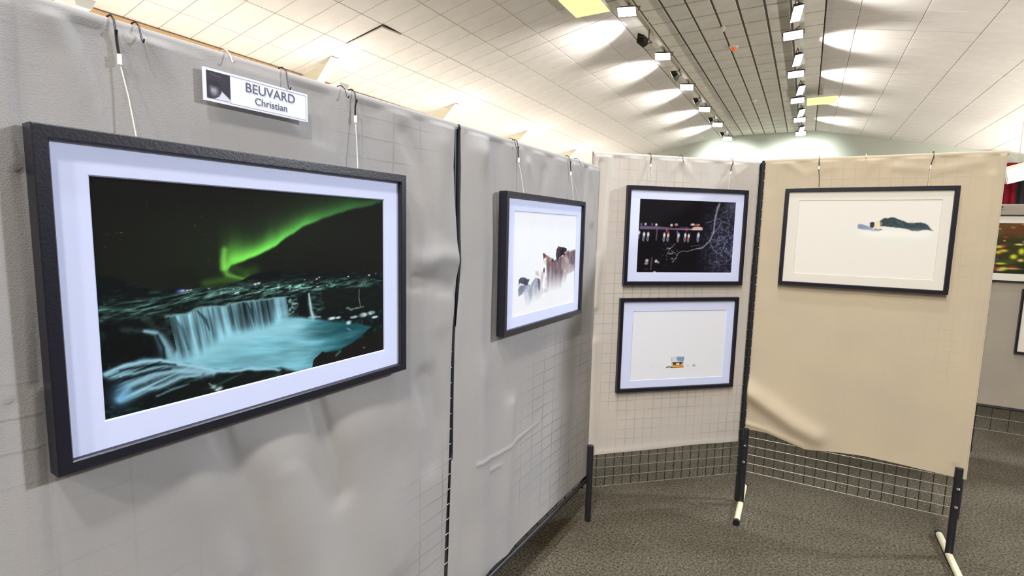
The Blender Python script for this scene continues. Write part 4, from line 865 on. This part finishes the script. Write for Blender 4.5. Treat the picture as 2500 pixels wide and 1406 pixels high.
# ------------------------------------------------------------------ hooks, straps, clips and cords
def hanger(key, s, top, zclip, send, zend, label, s_clip=None, strap='strap', cordm='cord', two=None, d=.016, dend=.035, gr='picture hangers with cords'):
    p, rz, wd = PAN[key]; t = empty('picture_hanger', p + Matrix.Rotation(rz, 3, 'Z') @ Vector((s, 0, top)), rz, label, 'hanger', gr)
    sc = (s_clip if s_clip is not None else s)-s; zc_ = zclip-top
    h = MB(); h.tube([(0, .013, -.012), (0, .013, .008), (0, .006, .015), (0, -.006, .015), (0, -.0165, .006), (0, -.020, -.012), (0, -.023, -.018), (0, -.025, -.012)], .0016, 6); h.build('hook', M['steel'], t)
    st = MB(); st.tube([(0, -.0215, -.012), (sc*.5, -d-.003, zc_*.5-.004), (sc, -d-.004, zc_)], .0021, 6); st.build('strap', M[strap], t)
    c = MB(); c.box(sc-.0028, sc+.0028, -d-.008, -d-.002, zc_-.017, zc_+.001); c.build('clip', M['clipwhite'], t, .001)
    for se, de in ([(send, dend)] if two is None else [(send, dend), (two, dend)]):
        cd = MB(); cd.tube([(sc, -d-.005, zc_-.014), ((sc+se-s)/2+.001, -(d+de)/2-.002, (zc_+zend-top)/2), (se-s, -de, zend-top)], .0011, 6); cd.build('cord', M[cordm], t)
def hook(key, s, top, ln, label, m='steel'):
    p, rz, wd = PAN[key]; t = empty('grid_hook', p + Matrix.Rotation(rz, 3, 'Z') @ Vector((s, 0, top)), rz, label, 'hook', 'small hooks over the top rails')
    h = MB(); h.tube([(0, .013, -.006), (0, .013, .010), (0, .006, .016), (0, -.006, .016), (0, -.019, .006), (0, -.026, -ln), (0, -.031, -ln-.004), (0, -.034, -ln+.001)], .0013, 6); h.build('wire_hook', M[m], t)
hanger('A', .150, 1.924, 1.874, .165, 1.742, 'left cord hanger of the aurora picture, long black strap', s_clip=.153)
hanger('A', .660, 1.924, 1.872, .650, 1.742, 'right cord hanger of the aurora picture', s_clip=.657)
hanger('B', .342, 1.924, 1.870, .368, 1.740, 'left cord hanger of the cattle picture', s_clip=.348)
hanger('B', .806, 1.924, 1.868, .822, 1.740, 'right cord hanger of the cattle picture, two cord strands', s_clip=.816, two=.890)
hanger('C', .308, 2.004, 1.960, .316, 1.847, 'left cord hanger above the boats picture')
hanger('C', .802, 2.004, 1.945, .775, 1.847, 'right cord hanger above the boats picture, leaning left', s_clip=.790)
hanger('D', .266, 2.010, 1.970, .277, 1.858, 'left cord hanger above the misty island picture', s_clip=.268, cordm='strap')
hanger('D', .746, 2.010, 1.956, .734, 1.858, 'right cord hanger above the misty island picture', s_clip=.737)
hook('A', .186, 1.924, .018, 'small hook just right of the long black strap on the left panel')
hook('A', .343, 1.924, .008, 'white hook above the left end of the name board', 'clipwhite')
hook('A', .467, 1.924, .030, 'thin hook holding the right end of the name board')
hook('A', .627, 1.924, .012, 'small hook left of the aurora picture\'s right cord hanger')
hook('B', .318, 1.924, .018, 'small hook left of the cattle picture\'s left hanger')
hook('B', .905, 1.924, .016, 'small hook near the far end of the second panel')
hook('C', .494, 2.004, .020, 'small hook at the middle of the narrow middle panel\'s top edge')
hook('D', .472, 2.010, .004, 'small pale hook at the middle of the beige panel\'s top edge', 'clipwhite')
# tape mark on the carpet
m = MB(); m.box(-.045, .045, -.006, .006, 0, .0015); o = m.build('tape_mark', M['steel']); o.location = (-.43, 3.075, 0); o.rotation_euler = (0, 0, math.radians(-9)); tag(o, 'short dark tape mark on the carpet in front of the middle panel', 'tape')
